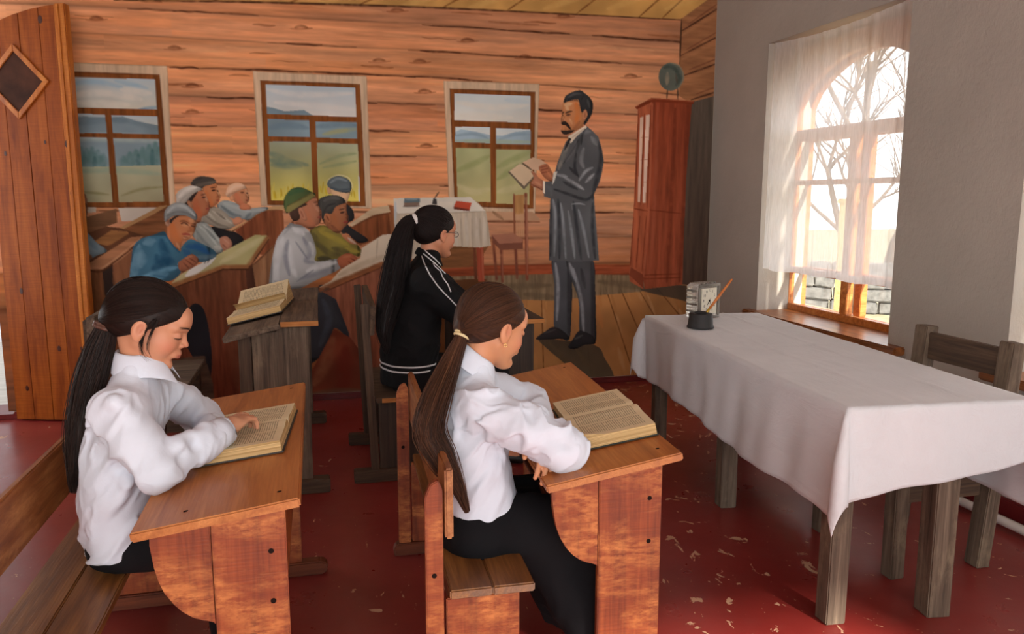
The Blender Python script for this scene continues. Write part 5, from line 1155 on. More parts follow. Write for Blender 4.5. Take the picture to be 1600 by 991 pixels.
def mesh_sdf(f, lo, hi, h):
    """naive surface nets on a narrow band"""
    lo, hi = np.asarray(lo, float), np.asarray(hi, float); B = 4
    n = (np.ceil((hi-lo)/h/B).astype(int))*B+1
    ax = [lo[i]+h*np.arange(n[i]) for i in range(3)]
    cn = (n-1)//B+1
    cx = [lo[i]+h*B*np.arange(cn[i]) for i in range(3)]
    G = np.stack(np.meshgrid(*cx, indexing='ij'), -1).reshape(-1, 3).astype(np.float32)
    cd = f(G).reshape(cn)
    D = np.repeat(np.repeat(np.repeat(cd, B, 0), B, 1), B, 2)[:n[0], :n[1], :n[2]].astype(np.float32)
    act = np.abs(cd) < h*B*1.9
    a = np.zeros(tuple(cn-1), bool)
    for i in (0, 1):
        for j in (0, 1):
            for k in (0, 1): a |= act[i:cn[0]-1+i, j:cn[1]-1+j, k:cn[2]-1+k]
    fine = np.zeros(tuple(n), bool); fr = np.repeat(np.repeat(np.repeat(a, B, 0), B, 1), B, 2)
    fine[:-1, :-1, :-1] = fr; fine[1:, :-1, :-1] |= fr; fine[:-1, 1:, :-1] |= fr; fine[:-1, :-1, 1:] |= fr; fine[1:, 1:, 1:] |= fr; fine[1:, 1:, :-1] |= fr; fine[1:, :-1, 1:] |= fr; fine[:-1, 1:, 1:] |= fr
    I = np.argwhere(fine); P = np.stack([ax[i][I[:, i]] for i in range(3)], 1).astype(np.float32)
    out = np.empty(len(P), np.float32)
    for s in range(0, len(P), 200000): out[s:s+200000] = f(P[s:s+200000])
    D[I[:, 0], I[:, 1], I[:, 2]] = out
    S = D < 0
    c = [S[i:n[0]-1+i, j:n[1]-1+j, k:n[2]-1+k] for i in (0, 1) for j in (0, 1) for k in (0, 1)]
    cnt = sum(x.astype(np.int8) for x in c); mixd = (cnt > 0) & (cnt < 8)
    cells = np.argwhere(mixd); idx = np.full(mixd.shape, -1, np.int64); idx[mixd] = np.arange(len(cells))
    acc = np.zeros((len(cells), 3)); num = np.zeros(len(cells))
    off = [(i, j, k) for i in (0, 1) for j in (0, 1) for k in (0, 1)]
    for a_, b_ in [(p, q) for p in off for q in off if sum(abs(x-y) for x, y in zip(p, q)) == 1 and p < q]:
        da = D[tuple((cells+a_).T)]; db = D[tuple((cells+b_).T)]; m = (da < 0) != (db < 0)
        t = np.where(m, da/np.where(m, da-db, 1), 0); pt = np.array(a_)+t[:, None]*(np.array(b_)-np.array(a_))
        acc[m] += pt[m]; num[m] += 1
    V = lo+h*(cells+acc/num[:, None]); Q = []
    for axis in range(3):
        sl0 = [slice(None)]*3; sl1 = [slice(None)]*3; sl0[axis] = slice(0, -1); sl1[axis] = slice(1, None)
        A, Bs = S[tuple(sl0)], S[tuple(sl1)]; e = np.argwhere(A != Bs); b, cc = (axis+1) % 3, (axis+2) % 3
        ok = (e[:, b] > 0) & (e[:, cc] > 0) & (e[:, b] < n[b]-1) & (e[:, cc] < n[cc]-1); e = e[ok]
        ob = np.zeros(3, int); ob[b] = 1; oc = np.zeros(3, int); oc[cc] = 1
        q = np.stack([idx[tuple((e-ob-oc).T)], idx[tuple((e-oc).T)], idx[tuple(e.T)], idx[tuple((e-ob).T)]], 1)
        fl = S[tuple(e.T)]; q[~fl] = q[~fl][:, ::-1]; Q.append(q)
    Q = np.concatenate(Q); Q = Q[(Q >= 0).all(1)]
    return V, Q
def quads_obj(name, parts, mat, parent=None, cols=None):
    V = np.concatenate([p[0] for p in parts]); o = 0; Qs = []
    for v, q in parts: Qs.append(q+o); o += len(v)
    Q = np.concatenate(Qs).astype(np.int32)
    me = bpy.data.meshes.new(name); me.vertices.add(len(V)); me.vertices.foreach_set('co', V.astype(np.float32).ravel())
    me.loops.add(Q.size); me.loops.foreach_set('vertex_index', Q.ravel()); me.polygons.add(len(Q)); me.polygons.foreach_set('loop_start', np.arange(0, Q.size, 4, dtype=np.int32))
    me.update(calc_edges=True); me.validate()
    if cols is not None: set_attr(me, 'tint', cols(V.astype(np.float32)))
    return link(name, me, mat, parent, True)
def trace(f, o, d, t0=0., t1=8.):
    """first hit of a ray on an implicit surface"""
    o, d = np.asarray(o, float), np.asarray(d, float); d = d/np.linalg.norm(d); t = t0
    for i in range(90):
        s = float(f((o+d*t)[None].astype(np.float32))[0])
        if s < .0006: return o+d*t
        t += max(s*.7, .0006)
        if t > t1: return None
    return o+d*t
def vtrace(f, O, D, n=45):
    # many rays at once
    t = np.zeros(len(O), np.float32); O = O.astype(np.float32); D = D.astype(np.float32)
    for i in range(n): t += np.clip(f(O+D*t[:, None])*.75, -.004, .05)
    return O+D*t[:, None]
def px_hit(f, x, y):
    return trace(f, (0, 0, CAM_H), px_ray(x, y), .8, 7.)

# ---- colours of skin
def skin_mat():
    n = NT('skin'); a = n.node('ShaderNodeAttribute', attribute_name='tint')
    n.b.inputs['Subsurface Weight'].default_value = .12; n.b.inputs['Subsurface Radius'].default_value = (.010, .004, .002); n.b.inputs['Subsurface Scale'].default_value = 1.
    n.bump(n.noise(n.coord(rnd=False), 420., 3), .05, .001)
    return n.out(a.outputs['Color'], .48, .4)
M_SKIN = skin_mat()
def hair_mat(name, dark, light):
    n = NT(name); a = n.node('ShaderNodeAttribute', attribute_name='tint'); c = n.mix(a.outputs['Fac'], dark, light)
    return n.out(c, .5, .22)
def shirt_mat(name, col, sheen=.1, rough=.75, bump=.12):
    n = NT(name); v = n.coord(rnd=False); n.bump(n.math('ADD', n.math('MULTIPLY', n.noise(v, 900., 2), .05), n.noise(v, 26., 4, .55, .6)), bump, .01)
    n.b.inputs['Sheen Weight'].default_value = sheen
    return n.out(n.ramp(n.noise(v, 5., 3), ((.3, tuple(c*.97 for c in col)), (.7, col))), rough, .25)
M_SHIRT = shirt_mat('white_cotton', (220, 227, 238), .0, .75, .2); M_SKIRT = shirt_mat('black_wool', (15, 14, 17), .0, .9, .1); M_JACKET = shirt_mat('black_jersey', (13, 13, 15), .0, .85, .15); M_STRIPE = plain('white_stripe', (214, 214, 216), .7, .03); M_SHOE = plain('black_shoe', (24, 20, 20), .35)
M_BUTTON = plain('shirt_button', (214, 214, 220), .3, .02)

def head_field(S=1.):
    """head in its own frame: x forward, y left, z up, origin between the ears, metres for an adolescent"""
    f = SDF()
    f.add(ell((-.016, 0, .046), (.094, .074, .084)), .02)
    f.add(ell((.026, 0, -.012), (.064, .054, .082)), .03)
    for s in (-1, 1):
        f.add(cone((-.004, s*.044, -.040), (.058, s*.010, -.094), .019, .015), .03)
        f.add(ell((.050, s*.033, -.026), (.028, .024, .030)), .025)
        f.add(cone((.081, s*.012, .034), (.064, s*.047, .031), .0095, .009), .014)
    f.add(ell((.075, 0, -.093), (.016, .017, .015)), .018)
    f.add(ell((.074, 0, .055), (.018, .04, .03)), .03)
    f.add(cone((.084, 0, .020), (.098, 0, -.010), .0058, .0072), .010)
    f.add(ell((.1005, 0, -.0165), (.0098, .0092, .0082)), .007)
    for s in (-1, 1):
        f.add(ell((.093, s*.0105, -.021), (.0085, .0065, .0065)), .005)
        f.cut(ell((.091, s*.031, .010), (.013, .016, .010)), .012)
        f.add(ell((.0725, s*.031, .008), (.0145, .0155, .0125)), .005)
    f.add(ell((.082, 0, -.050), (.018, .026, .019)), .015)
    f.add(cone((.0945, -.009, -.0475), (.0945, .009, -.0475), .0055, .0055), .006); f.add(cone((.083, -.020, -.0515), (.083, .020, -.0515), .004, .004), .008)
    f.add(ell((.0930, 0, -.0580), (.0080, .015, .0062)), .004)
    f.cut(ell((.092, 0, -.068), (.008, .02, .005)), .008)
    for s in (-1, 1):
        e = SDF(); e.add(ell((-.014, s*.078, -.002), (.0185, .0095, .0315)), .01); e.cut(ell((-.011, s*.091, .003), (.0105, .0105, .019)), .005); e.add(ell((-.004, s*.079, -.006), (.005, .006, .008)), .005); e.add(ell((-.010, s*.076, -.028), (.010, .006, .010)), .006)
        f.add(e, .005)
    return f
def head_tint(q, sk):
    """painted skin variation in head space: lips, brows, lashes, flush of the cheeks"""
    c = np.tile(np.asarray(sk, np.float32), (len(q), 1)); x, y, z = q.T; ay = np.abs(y)
    def blend(m, col): 
        m = np.clip(m, 0, 1)[:, None]; c[:] = c*(1-m)+np.asarray(col, np.float32)*m
    blend(.45*np.exp(-((x-.062)**2/.0006+(ay-.045)**2/.0006+(z+.028)**2/.0006)), lin((206, 112, 92)))
    blend(.35*np.exp(-((x-.105)**2/.0002+ay**2/.0003+(z+.02)**2/.0002)), lin((206, 120, 96)))
    blend(.8*((x > .078)*np.exp(-(((z+.0525)/.0075)**4)-((ay)/.021)**6)), lin((186, 96, 84)))
    blend(.9*((x > .080)*np.exp(-(((z+.0525)/.0016)**2)-((ay)/.019)**6)), lin((120, 52, 48)))
    bz = .034+.004*np.cos((ay-.03)*60)
    blend(.85*((x > .045)*np.exp(-(((z-bz)/.004)**2)-((ay-.031)/.019)**6)), lin((58, 38, 30)))
    lz = .0015+.10*np.maximum(0, ay-.031)*0
    blend(1.*((x > .055)*np.exp(-(((z-lz)/.0034)**2)-((ay-.031)/.0155)**6)), lin((24, 14, 12)))
    blend(.4*((x > .055)*np.exp(-(((z-.010)/.003)**2)-((ay-.031)/.015)**6)), lin((150, 92, 70)))
    blend(.5*np.exp(-((x+.010)**2/.00012+(ay-.083)**2/.00003+(z-.002)**2/.0003)), lin((176, 96, 74)))
    return c
def hand_field(M, side, curl, point=False, spread=1.):
    """hand: x to the fingertips, z out of the back, thumb on +y*side; M local->world"""
    f = SDF()
    f.add(ell((.042, 0, 0), (.046, .036, .0145)), .01); f.add(cone((-.03, 0, .0), (.02, 0, 0), .023, .026), .02)
    tips = []
    for i, (y, L, x0) in enumerate(((.026, .070, .078), (.009, .078, .082), (-.009, .072, .079), (-.025, .056, .072))):
        c = curl*(.25 if (point and i == 0) else 1.); a = np.array([x0, y*side, -.001]); seg = (.44, .32, .24); ang = .12+c*.30; yaw_ = y*side*3.2*spread; p = a
        for j in range(3):
            d = np.array([math.cos(ang)*math.cos(yaw_), math.sin(yaw_), -math.sin(ang)]); q = p+d*L*seg[j]
            f.add(cone(p, q, .0086-.0009*j, .0079-.0009*j), .004); p = q; ang += c*(.75 if j == 0 else .5)
    p = np.array([.012, .022*side, -.004])
    for j, (d, L, r) in enumerate((((.62, .75*side, -.15), .036, .0125), ((.85, .45*side, -.2), .028, .0098), ((.95, .15*side, -.2), .022, .0085))):
        d = np.array(d); d = d/np.linalg.norm(d); q = p+d*L; f.add(cone(p, q, r, r*.86), .008); p = q
    return local(f, M)
def strand_geo(P, R, seg=3):
    # P [N,m,3] paths, R [N,m] radii -> verts, quads of N thin tubes
    P = np.asarray(P, float); N, m, _ = P.shape; T = np.gradient(P, axis=1); T /= np.linalg.norm(T, axis=2, keepdims=True)+1e-9
    a = np.where(np.abs(T[:, :1, 2:3]) < .8, np.array([0, 0, 1.]), np.array([1., 0, 0])); a = np.broadcast_to(a, P.shape)
    u = np.cross(T, a); u /= np.linalg.norm(u, axis=2, keepdims=True)+1e-9; w = np.cross(T, u); an = np.arange(seg)*2*math.pi/seg
    V = P[:, :, None]+R[:, :, None, None]*(u[:, :, None]*np.cos(an)[None, None, :, None]+w[:, :, None]*np.sin(an)[None, None, :, None])
    i = np.arange(N)[:, None, None]*m*seg+np.arange(m-1)[None, :, None]*seg; k = np.arange(seg)[None, None]; k2 = (k+1) % seg
    Q = np.stack([i+k, i+k2, i+seg+k2, i+seg+k], -1).reshape(-1, 4)
    return V.reshape(-1, 3), Q
def frame(o, x, up, s=1.):
    x = np.asarray(x, float); x = x/np.linalg.norm(x); up = np.asarray(up, float); y = np.cross(up, x); y = y/np.linalg.norm(y); z = np.cross(x, y)
    M = np.eye(4); M[:3, 0] = x*s; M[:3, 1] = y*s; M[:3, 2] = z*s; M[:3, 3] = o; return M
def rotm(yaw, pitch, roll=0.):
    """yaw about z (0 = facing +x), pitch > 0 bows the head"""
    from mathutils import Euler
    return np.array(Matrix.Rotation(yaw, 3, 'Z') @ Matrix.Rotation(pitch, 3, 'Y') @ Matrix.Rotation(roll, 3, 'X'))
WR = np.array(Matrix.Rotation(.6, 3, 'Y') @ Matrix.Rotation(.35, 3, 'Z'), np.float32)
def wrinkle(f, amp, sc, seed, stretch=(1, 1, 1), calm=None):
    st = np.asarray(stretch, np.float32)
    def g(p):
        w = vnoise(p*5+seed)*1.4; q = (p@WR)*st*sc+seed+w[:, None]; n = vnoise(q); n2 = vnoise(q*2.3+7.3); a1 = 1-np.minimum(1, np.abs(n)*5); a2 = 1-np.minimum(1, np.abs(n2)*5)
        m = .35+1.3*np.clip(vnoise(p*7+seed*2)+.5, 0, 1)          # creases gather in places
        if calm is not None: m = m*np.clip((np.sqrt(((p-np.asarray(calm, np.float32))**2).sum(1))-.07)/.09, 0, 1)
        return f(p)-amp*m*(a1*a1*(3-2*a1)+.4*a2*a2*(3-2*a2)-.3)
    return g
def make_person(J):
    """one seated girl; J holds joints in world space and the look of hair and clothes"""
    root = None; s = J['scale']; hd = J['head']; R = rotm(J['yaw'], J['pitch'], J.get('roll', 0)); HM = np.eye(4); A_ = R@np.diag([s, s, s*J.get('zs', .9)]); HM[:3, :3] = A_; HM[:3, 3] = hd; Ai = np.linalg.inv(A_).astype(np.float32)
    toh = lambda p: (p-np.asarray(hd, np.float32))@Ai.T          # world -> head space
    tow = lambda q: np.asarray(q)@A_.T+np.asarray(hd)
    sk = lin(J['skin']).astype(np.float32)
    H = local(head_field(), HM)
    nb = np.asarray(J['neck']); pel = np.asarray(J['pelvis']); ch = np.asarray(J['chest'])
    shR, elR, wrR = map(np.asarray, J['armR']); shL, elL, wrL = map(np.asarray, J['armL'])
    body = SDF(); body.add(H, .02)
    body.add(cone(tow((-.026, 0, -.045)), nb, .039*s, .043*s), .022)
    body.add(loft([pel, (pel+ch)/2, ch, nb-[0, 0, .03]], [x*s for x in (.06, .06, .062, .04)], [x*s for x in (.10, .10, .12, .06)], J['byaw']), .04)
    for a, b, c in ((shR, elR, wrR), (shL, elL, wrL)):
        body.add(cone(a, b, .042*s, .034*s), .03); body.add(cone(b, c, .034*s, .023*s), .015)
    for k in J['legs']:
        hp, kn, an, toe = map(np.asarray, k); body.add(cone(hp, kn, .044*s, .042*s), .03); body.add(cone(kn, an, .042*s, .030*s), .02); body.add(cone(an, toe, .03*s, .024*s), .02)
    hands = []
    for hh in ('handR', 'handL'):
        h = J[hh]; f = hand_field(frame(h['o'], h['x'], h['up'], s*.95), h['side'], h['curl'], h.get('point', False)); body.add(f, .01); hands.append(h)
    hd = np.asarray(hd)
    parts = []
    zc = nb[2]-.01
    fine = SDF(); fine.ops = body.ops[:3]
    parts.append(mesh_sdf(fine, hd-np.array([.16, .14, .0])*s-[0, 0, hd[2]-zc+.02], hd+np.array([.16, .14, .16])*s, .0027*s))
    core = SDF(); core.ops = body.ops
    allp = np.array([pel, ch, nb, shR, shL, elR, elL, wrR, wrL]+[np.asarray(q) for k in J['legs'] for q in k])
    low = SDF(); low.ops = body.ops[1:]; low.inter(lambda p: p[:, 2]-(zc+.004))
    def nohand(p):
        return low(p)
    parts.append(mesh_sdf(nohand, allp.min(0)-.12, np.r_[allp.max(0)[:2]+.12, zc+.03], .008))
    for h in hands:
        o = np.asarray(h['o']); x = np.asarray(h['x'])/np.linalg.norm(h['x']); c = o+x*.06*s
        g = SDF(); g.ops = [op for op in body.ops[3:]]
        parts.append(mesh_sdf(g, c-.10*s, c+.10*s, .0027*s))
    def cols(V):
        q = toh(V); c = np.tile(sk, (len(V), 1)); m = (np.abs(q) < .16).all(1); c[m] = head_tint(q[m], sk)
        for h in hands:
            o = np.asarray(h['o'], np.float32); d = np.linalg.norm(V-o-np.asarray(h['x'])/np.linalg.norm(h['x'])*.09, axis=1); k = .25*np.clip(1-d/.06, 0, 1)[:, None]; c = c*(1-k)+lin((206, 120, 98)).astype(np.float32)*k
        return c
    root = quads_obj('person', parts, M_SKIN, None, cols); tag(root, J['label'], 'person', None)
    # ---- top garment
    top = SDF(); T = J['top']
    top.add(loft([np.asarray(q) for q in T['spine']], T['rx'], T['ry'], J['byaw']), .05)
    for a, b, c, fl in ((shR, elR, wrR, T.get('puffR', 1.)), (shL, elL, wrL, T.get('puffL', 1.))):
        r = T['sleeve']; top.add(cone(a, a+(b-a)*.55, r[0]*fl, r[1]*fl), .085); top.add(cone(a+(b-a)*.5, b, r[1]*fl, r[2]*fl), .03); top.add(cone(b, b+(c-b)*.78, r[2]*.95*fl, r[3]), .025); top.add(cone(b+(c-b)*.6, c, r[3], r[4]), .015)
    for a, b, r in T.get('folds', []):
        top.add(cone(a, b, r, r*.6), .03)
    for a, b, r in T.get('creases', []):
        top.cut(cone(a, b, r, r*.6), .03)
    hp = np.asarray(T['hem'][0]); top.inter(half(hp, T['hem'][1]), .006)
    # neck hole
    top.cut(cone(nb+[0, 0, -.035], tow((-.02, 0, -.02)), .040*s, .046*s), .008)
    # sleeve ends
    for (b, c) in ((elR, wrR), (elL, wrL)):
        d = (c-b)/np.linalg.norm(c-b); top.cut(lambda p, c=c, d=d: np.maximum(-((p-c.astype(np.float32))@d.astype(np.float32)), np.sqrt(((p-c.astype(np.float32))**2).sum(1))-.07), .003)
    g = wrinkle(top, T.get('wamp', .006), T.get('wsc', 15.), J['seed'], T.get('wst', (1, 1, .6)), nb)
    sp = np.array([np.asarray(q) for q in T['spine']]+[shR, shL, elR, elL, wrR, wrL]); lo, hi = sp.min(0)-.17, sp.max(0)+.14
    tm = M_SHIRT if J['style'] == 'shirt' else M_JACKET
    shirt = quads_obj('shirt' if J['style'] == 'shirt' else 'jacket', [mesh_sdf(g, lo, hi, .0052)], tm, root)
    # ---- lower garment
    lowg = SDF(); L = J['lower']
    for i, q in enumerate(L['parts']): lowg.add(q, .06)
    if 'hem' in L: lowg.inter(half(*L['hem']), .006)
    lg = wrinkle(lowg, .006, 9., J['seed']+5, (1, 1, .5)); quads_obj(L['name'], [mesh_sdf(lg, *L['box'], .008)], M_SKIRT, root)
    for k in J['legs']:
        an, toe = np.asarray(k[2]), np.asarray(k[3]); f = SDF(); d = toe-an; f.add(ell(an+d*.1+[0, 0, -.02], (.045, .038, .04)), .02); f.add(cone(an+d*.2+[0, 0, -.025], toe+[.02, 0, -.01], .036, .03), .03); f.inter(half((0, 0, .004), (0, 0, -1)), .004)
        quads_obj('shoe', [mesh_sdf(f, np.minimum(an, toe)-.09, np.maximum(an, toe)+.09, .006)], M_SHOE, root)
    # ---- hair: cap shell and strands combed back to the tie
    hairc = SDF(); hc = np.array(J.get('hc', (-.019, 0, .047))); hr = np.array(J.get('hr', (.103, .085, .094)))
    hairc.add(ell(hc, hr), .01); hairc.add(ell(hc+[-.03, 0, -.045], (.068, .068, .062)), .03)
    n1 = J.get('hl', ((.090, 0, .078), (.66, 0, -.75))); hairc.inter(half(*n1), .006)
    tie = np.array(J['tie'])
    hairc.add(ell(tie*.93, (.024, .024, .022)), .03)
    hf = local(hairc, HM)
    def hw(p): 
        q = toh(p); return hf(p)+.0007*np.sin(np.arctan2(q[:, 1], q[:, 2]-.03)*120.)
    hm = hair_mat('hair_'+J['hname'], J['hairdark'], J['hairlight']); rng = np.random.RandomState(J['seed'])
    cap = quads_obj('hair', [mesh_sdf(hw, hd-np.array([.17, .14, .14])*s, hd+np.array([.15, .14, .18])*s, .0036*s)], hm, root, lambda V: np.repeat((.25+.5*vnoise(np.stack([np.arctan2(toh(V)[:, 1], toh(V)[:, 2]-.03)*22, toh(V)[:, 0]*9, V[:, 0]*0], 1)))[:, None], 3, 1))
    SP, SRd, ST = [], [], []; M_ = 16
    def strand(path, r, tint):
        path = np.asarray(path, float); n = len(path); t = np.linspace(0, n-1, M_); SP.append(np.stack([np.interp(t, np.arange(n), path[:, k]) for k in range(3)], 1)); SRd.append(np.interp(t, np.arange(n), r)); ST.append(tint)
    o = np.array([-.02, 0, .03]); td = tie-o; td = td/np.linalg.norm(td)
    nh = np.array(n1[1])/np.linalg.norm(n1[1]); p0 = np.array(n1[0])
    m = 12; DD = []
    for i in range(J.get('nstrand', 300)):
        a = rng.uniform(-1, 1)*2.5
        u = np.array([.75, 0, .66]); w = np.array([0, 1., 0]); st = u*math.cos(a)+w*math.sin(a)*.95+nh*(-.02-rng.uniform(0, .5)**1.5); st = st/np.linalg.norm(st)
        ang = math.acos(np.clip(st@td, -1, 1))
        if ang < .25: continue
        t = np.linspace(0, 1, m)[:, None]; d = (np.sin((1-t)*ang)*st+np.sin(t*ang)*td)/math.sin(ang)+rng.normal(0, .006, 3)*np.sin(t*3.1)
        DD.append(d/np.linalg.norm(d, axis=1)[:, None])
    D_ = np.concatenate(DD); Hs = vtrace(hairc, o+D_*.2, -D_); ok = np.abs(hairc(Hs.astype(np.float32))) < .003
    for i in range(len(DD)):
        sl = slice(i*m, (i+1)*m); k = ok[sl]; k[:1] &= True
        if k.sum() < 6: continue
        lift = rng.uniform(.0002, .0022)*np.sin(np.pi*np.minimum(1, np.linspace(.05, 1.1, m)))
        pts = (Hs[sl]+DD[i]*lift[:, None])[k]; strand(tow(pts), np.linspace(.0008, .0009, len(pts))*s, rng.uniform(.15, .6))
    # ponytail
    PT = [tow(tie*.96)]+[np.asarray(q) for q in J['tail']]; PT = np.array(PT); rad = np.array(J['tailr'])
    def cr(P, t):
        i = min(int(t*(len(P)-1)), len(P)-2); u = t*(len(P)-1)-i; a, b, c, d = P[max(i-1, 0)], P[i], P[i+1], P[min(i+2, len(P)-1)]
        return .5*((2*b)+(c-a)*u+(2*a-5*b+4*c-d)*u*u+(3*b-a-3*c+d)*u**3)
    tv = SDF(); K = 26; cp = [cr(PT, t) for t in np.linspace(0, 1, K)]; rr_ = [np.interp(t, np.linspace(0, 1, len(rad)), rad) for t in np.linspace(0, 1, K)]
    kc = int(K*.85)
    for k in range(kc): tv.add(cone(cp[k], cp[k+1], rr_[k]*.86, rr_[k+1]*.86*(1 if k < kc-1 else .4)), .01)
    lo = np.array(cp).min(0)-.07; hi = np.array(cp).max(0)+.07
    flat = J.get('tailflat', .62)
    tvw = lambda p: tv(p)+.003*vnoise(np.stack([p[:, 0]*150, p[:, 1]*150, p[:, 2]*5], 1))
    quads_obj('ponytail', [mesh_sdf(tvw, lo, hi, .0042)], hm, root, lambda V_: np.repeat((.3+.5*vnoise(np.stack([V_[:, 0]*160, V_[:, 1]*160, V_[:, 2]*6], 1)))[:, None], 3, 1))
    nst = J.get('ntail', 260); tt = np.linspace(0, 1, 41); CC = np.array([cr(PT, min(t, .999)) for t in tt]); TG = np.gradient(CC, axis=0); TG /= np.linalg.norm(TG, axis=1, keepdims=True); E1 = np.cross(TG, [0, 1., 0]); E1 /= np.linalg.norm(E1, axis=1, keepdims=True); E2 = np.cross(TG, E1); RR = np.interp(tt, np.linspace(0, 1, len(rad)), rad)
    for i in range(nst):
        a = rng.uniform(0, 6.283); r0 = math.sqrt(rng.uniform(.45, 1.05)); tend = rng.uniform(.72, 1.06); wob = rng.uniform(0, 6); loose = .35 if rng.rand() < .08 else 0
        tk = np.linspace(0, 1, M_)*tend; t = np.minimum(tk, 1.); g_ = lambda A: np.stack([np.interp(t, tt, A[:, k]) for k in range(3)], 1)
        r = np.interp(t, tt, RR)*r0*(1+loose*t); aa = a+.5*np.sin(wob+t*3)*t
        pts = g_(CC)+(g_(E1)*np.cos(aa)[:, None]+g_(E2)*np.sin(aa)[:, None])*r[:, None]+g_(E1)*(.003*np.sin(wob+t*9)*t)[:, None]+g_(E2)*(.003*np.cos(wob*2+t*7)*t)[:, None]; pts[:, 2] -= .06*np.maximum(0, tk-1)
        SP.append(pts); SRd.append(np.linspace(.0012, .0006, M_)*s); ST.append(rng.uniform(.05, .9))
    for path in J.get('wisps', []):
        base = np.array([np.asarray(q) for q in path])
        for k in range(4):
            off = rng.normal(0, .004, 3); ts = np.linspace(0, 1, 12); strand(np.array([cr(base, min(t, .999))+off*(.4+t) for t in ts]), np.linspace(.0007, .0003, 12), rng.uniform(.3, .9))
    v_, q_ = strand_geo(np.array(SP), np.array(SRd)); tints = np.repeat(np.array(ST), M_*3)
    so = quads_obj('hair_strands', [(v_, q_)], hm, cap, lambda V: np.repeat(tints[:, None], 3, 1)); so['kind'] = 'stuff'
    # tie
    tc = PT[0]+(PT[1]-PT[0])/np.linalg.norm(PT[1]-PT[0])*.018; tdw = PT[1]-PT[0]; tdw = tdw/np.linalg.norm(tdw); e1 = np.cross(tdw, [0, 1, .01]); e1 /= np.linalg.norm(e1); e2 = np.cross(tdw, e1); tr = rad[0]*1.15+.006
    ring = []; TV, TF = [], []
    for lvl in J.get('tierings', (0.,)):
        pts = [tc+tdw*(lvl)+(e1*math.cos(a)+e2*math.sin(a))*(tr+J.get('tiew', .0)*math.sin(a*9)) for a in np.linspace(0, 2*math.pi, 30)]
        v, f = tube_geo(pts, J['tietube'], 7); b = len(TV); TV += list(v); TF += [tuple(i+b for i in q) for q in f]
    mesh_from('hair_tie', TV, TF, plain('hair_tie_'+J['hname'], J['tiecol'], .5), root, True)
    hfl = head_field()
    for sg in (-1, 1):
        for nm, y0, y1, zf, r_, col in (('eyelashes', .017, .047, lambda t: .0015+.003*np.sin(t*3.1)-.001, .0016, (26, 16, 14)), ('eyebrow', .014, .052, lambda t: .033+.006*np.sin(t*2.4), .0019, (44, 28, 22))):
            t = np.linspace(0, 1, 12); O_ = np.stack([np.full(12, .16), sg*(y0+(y1-y0)*t), zf(t)], 1); h_ = vtrace(hfl, O_, np.tile([-1., 0, 0], (12, 1)), 60)
            v, f = tube_geo(tow(h_+[.0004, 0, 0]), r_*s*np.sin(np.pi*np.linspace(.12, .95, 12))**.7, 5); mesh_from(nm, v, f, plain(nm+'_'+J['hname'], col, .7), root, True)
    return dict(root=root, top=g, head=H, toh=toh, tow=tow, shirt=shirt, hm=hm, body=body)

def shirt_collar(P, J, mat, wide=.058, stand=.028, flare=.020, point=.05, edge=None):
    """folded collar: stand around the neck, leaf turned down over it with two points in front"""
    s = J['scale']; nb = np.asarray(J['neck']); ax = np.asarray(P['tow']((-.022, 0, -.05)))-nb; ax = ax/np.linalg.norm(ax); yaw = J['byaw']
    fx = np.array([math.cos(yaw), math.sin(yaw), 0]); fx = fx-ax*(fx@ax); fx /= np.linalg.norm(fx); fy = np.cross(ax, fx); base = nb+ax*J.get('colup', .006)*s
    n = 44; V, Fc = [], []; a0 = .22
    rows = 6
    for i in range(n+1):
        t = i/n; a = a0+(2*math.pi-2*a0)*t; c = fx*math.cos(a)+fy*math.sin(a); fr = max(0, math.cos(a)); bk = max(0, -math.cos(a)); r = (.0465+.004*fr)*s
        lift = (.014*bk-.022*fr*fr)*s
        tip = math.exp(-min(t, 1-t)/.085)
        prof = [(r, lift-.01), (r-.002*s, lift+stand*s*.6), (r+.001*s, lift+stand*s), (r+.007*s, lift+stand*s-.002), (r+(.009+flare*.5)*s, lift+(stand-wide*.5)*s-point*.3*tip*s), (r+(.009+flare)*s, lift+(stand-wide)*s-point*.62*tip*s)]
        for k_, (rr_, hh) in enumerate(prof): V.append(base+c*rr_+ax*hh+fx*(.008*tip*s*(0, 0, 0, 0, .5, 1)[k_])+fy*math.sin(a)*(.012*tip*s*(0, 0, 0, 0, .5, 1)[k_]))
    for i in range(n):
        for k in range(rows-1): q = i*rows+k; Fc.append((q, q+1, q+rows+1, q+rows))
    o = mesh_from('collar', V, Fc, mat, P['root'], True); md = o.modifiers.new('t', 'SOLIDIFY'); md.thickness = .0025; md.offset = 0
    sb = o.modifiers.new('s', 'SUBSURF'); sb.levels = 1; sb.render_levels = 1
    return np.array(V).reshape(n+1, rows, 3)
def cuff(P, el, wr, r, mat, ln=.05):
    el, wr = np.asarray(el, float), np.asarray(wr, float); d = (wr-el)/np.linalg.norm(wr-el); path = [wr-d*ln, wr-d*ln*.5, wr-d*.002, wr+d*.004, wr-d*.004]; v, f = tube_geo(path, [r*1.08, r*1.06, r*1.03, r*.99, r*.9], 22)
    mesh_from('cuff', v, f[:-2], mat, P['root'], True)
def strip_on(P, name, pts, r, mat, off=.001):
    pts = [p for p in pts if p is not None]; v, f = tube_geo(pts, r, 6); return mesh_from(name, v, f, mat, P['root'], True)
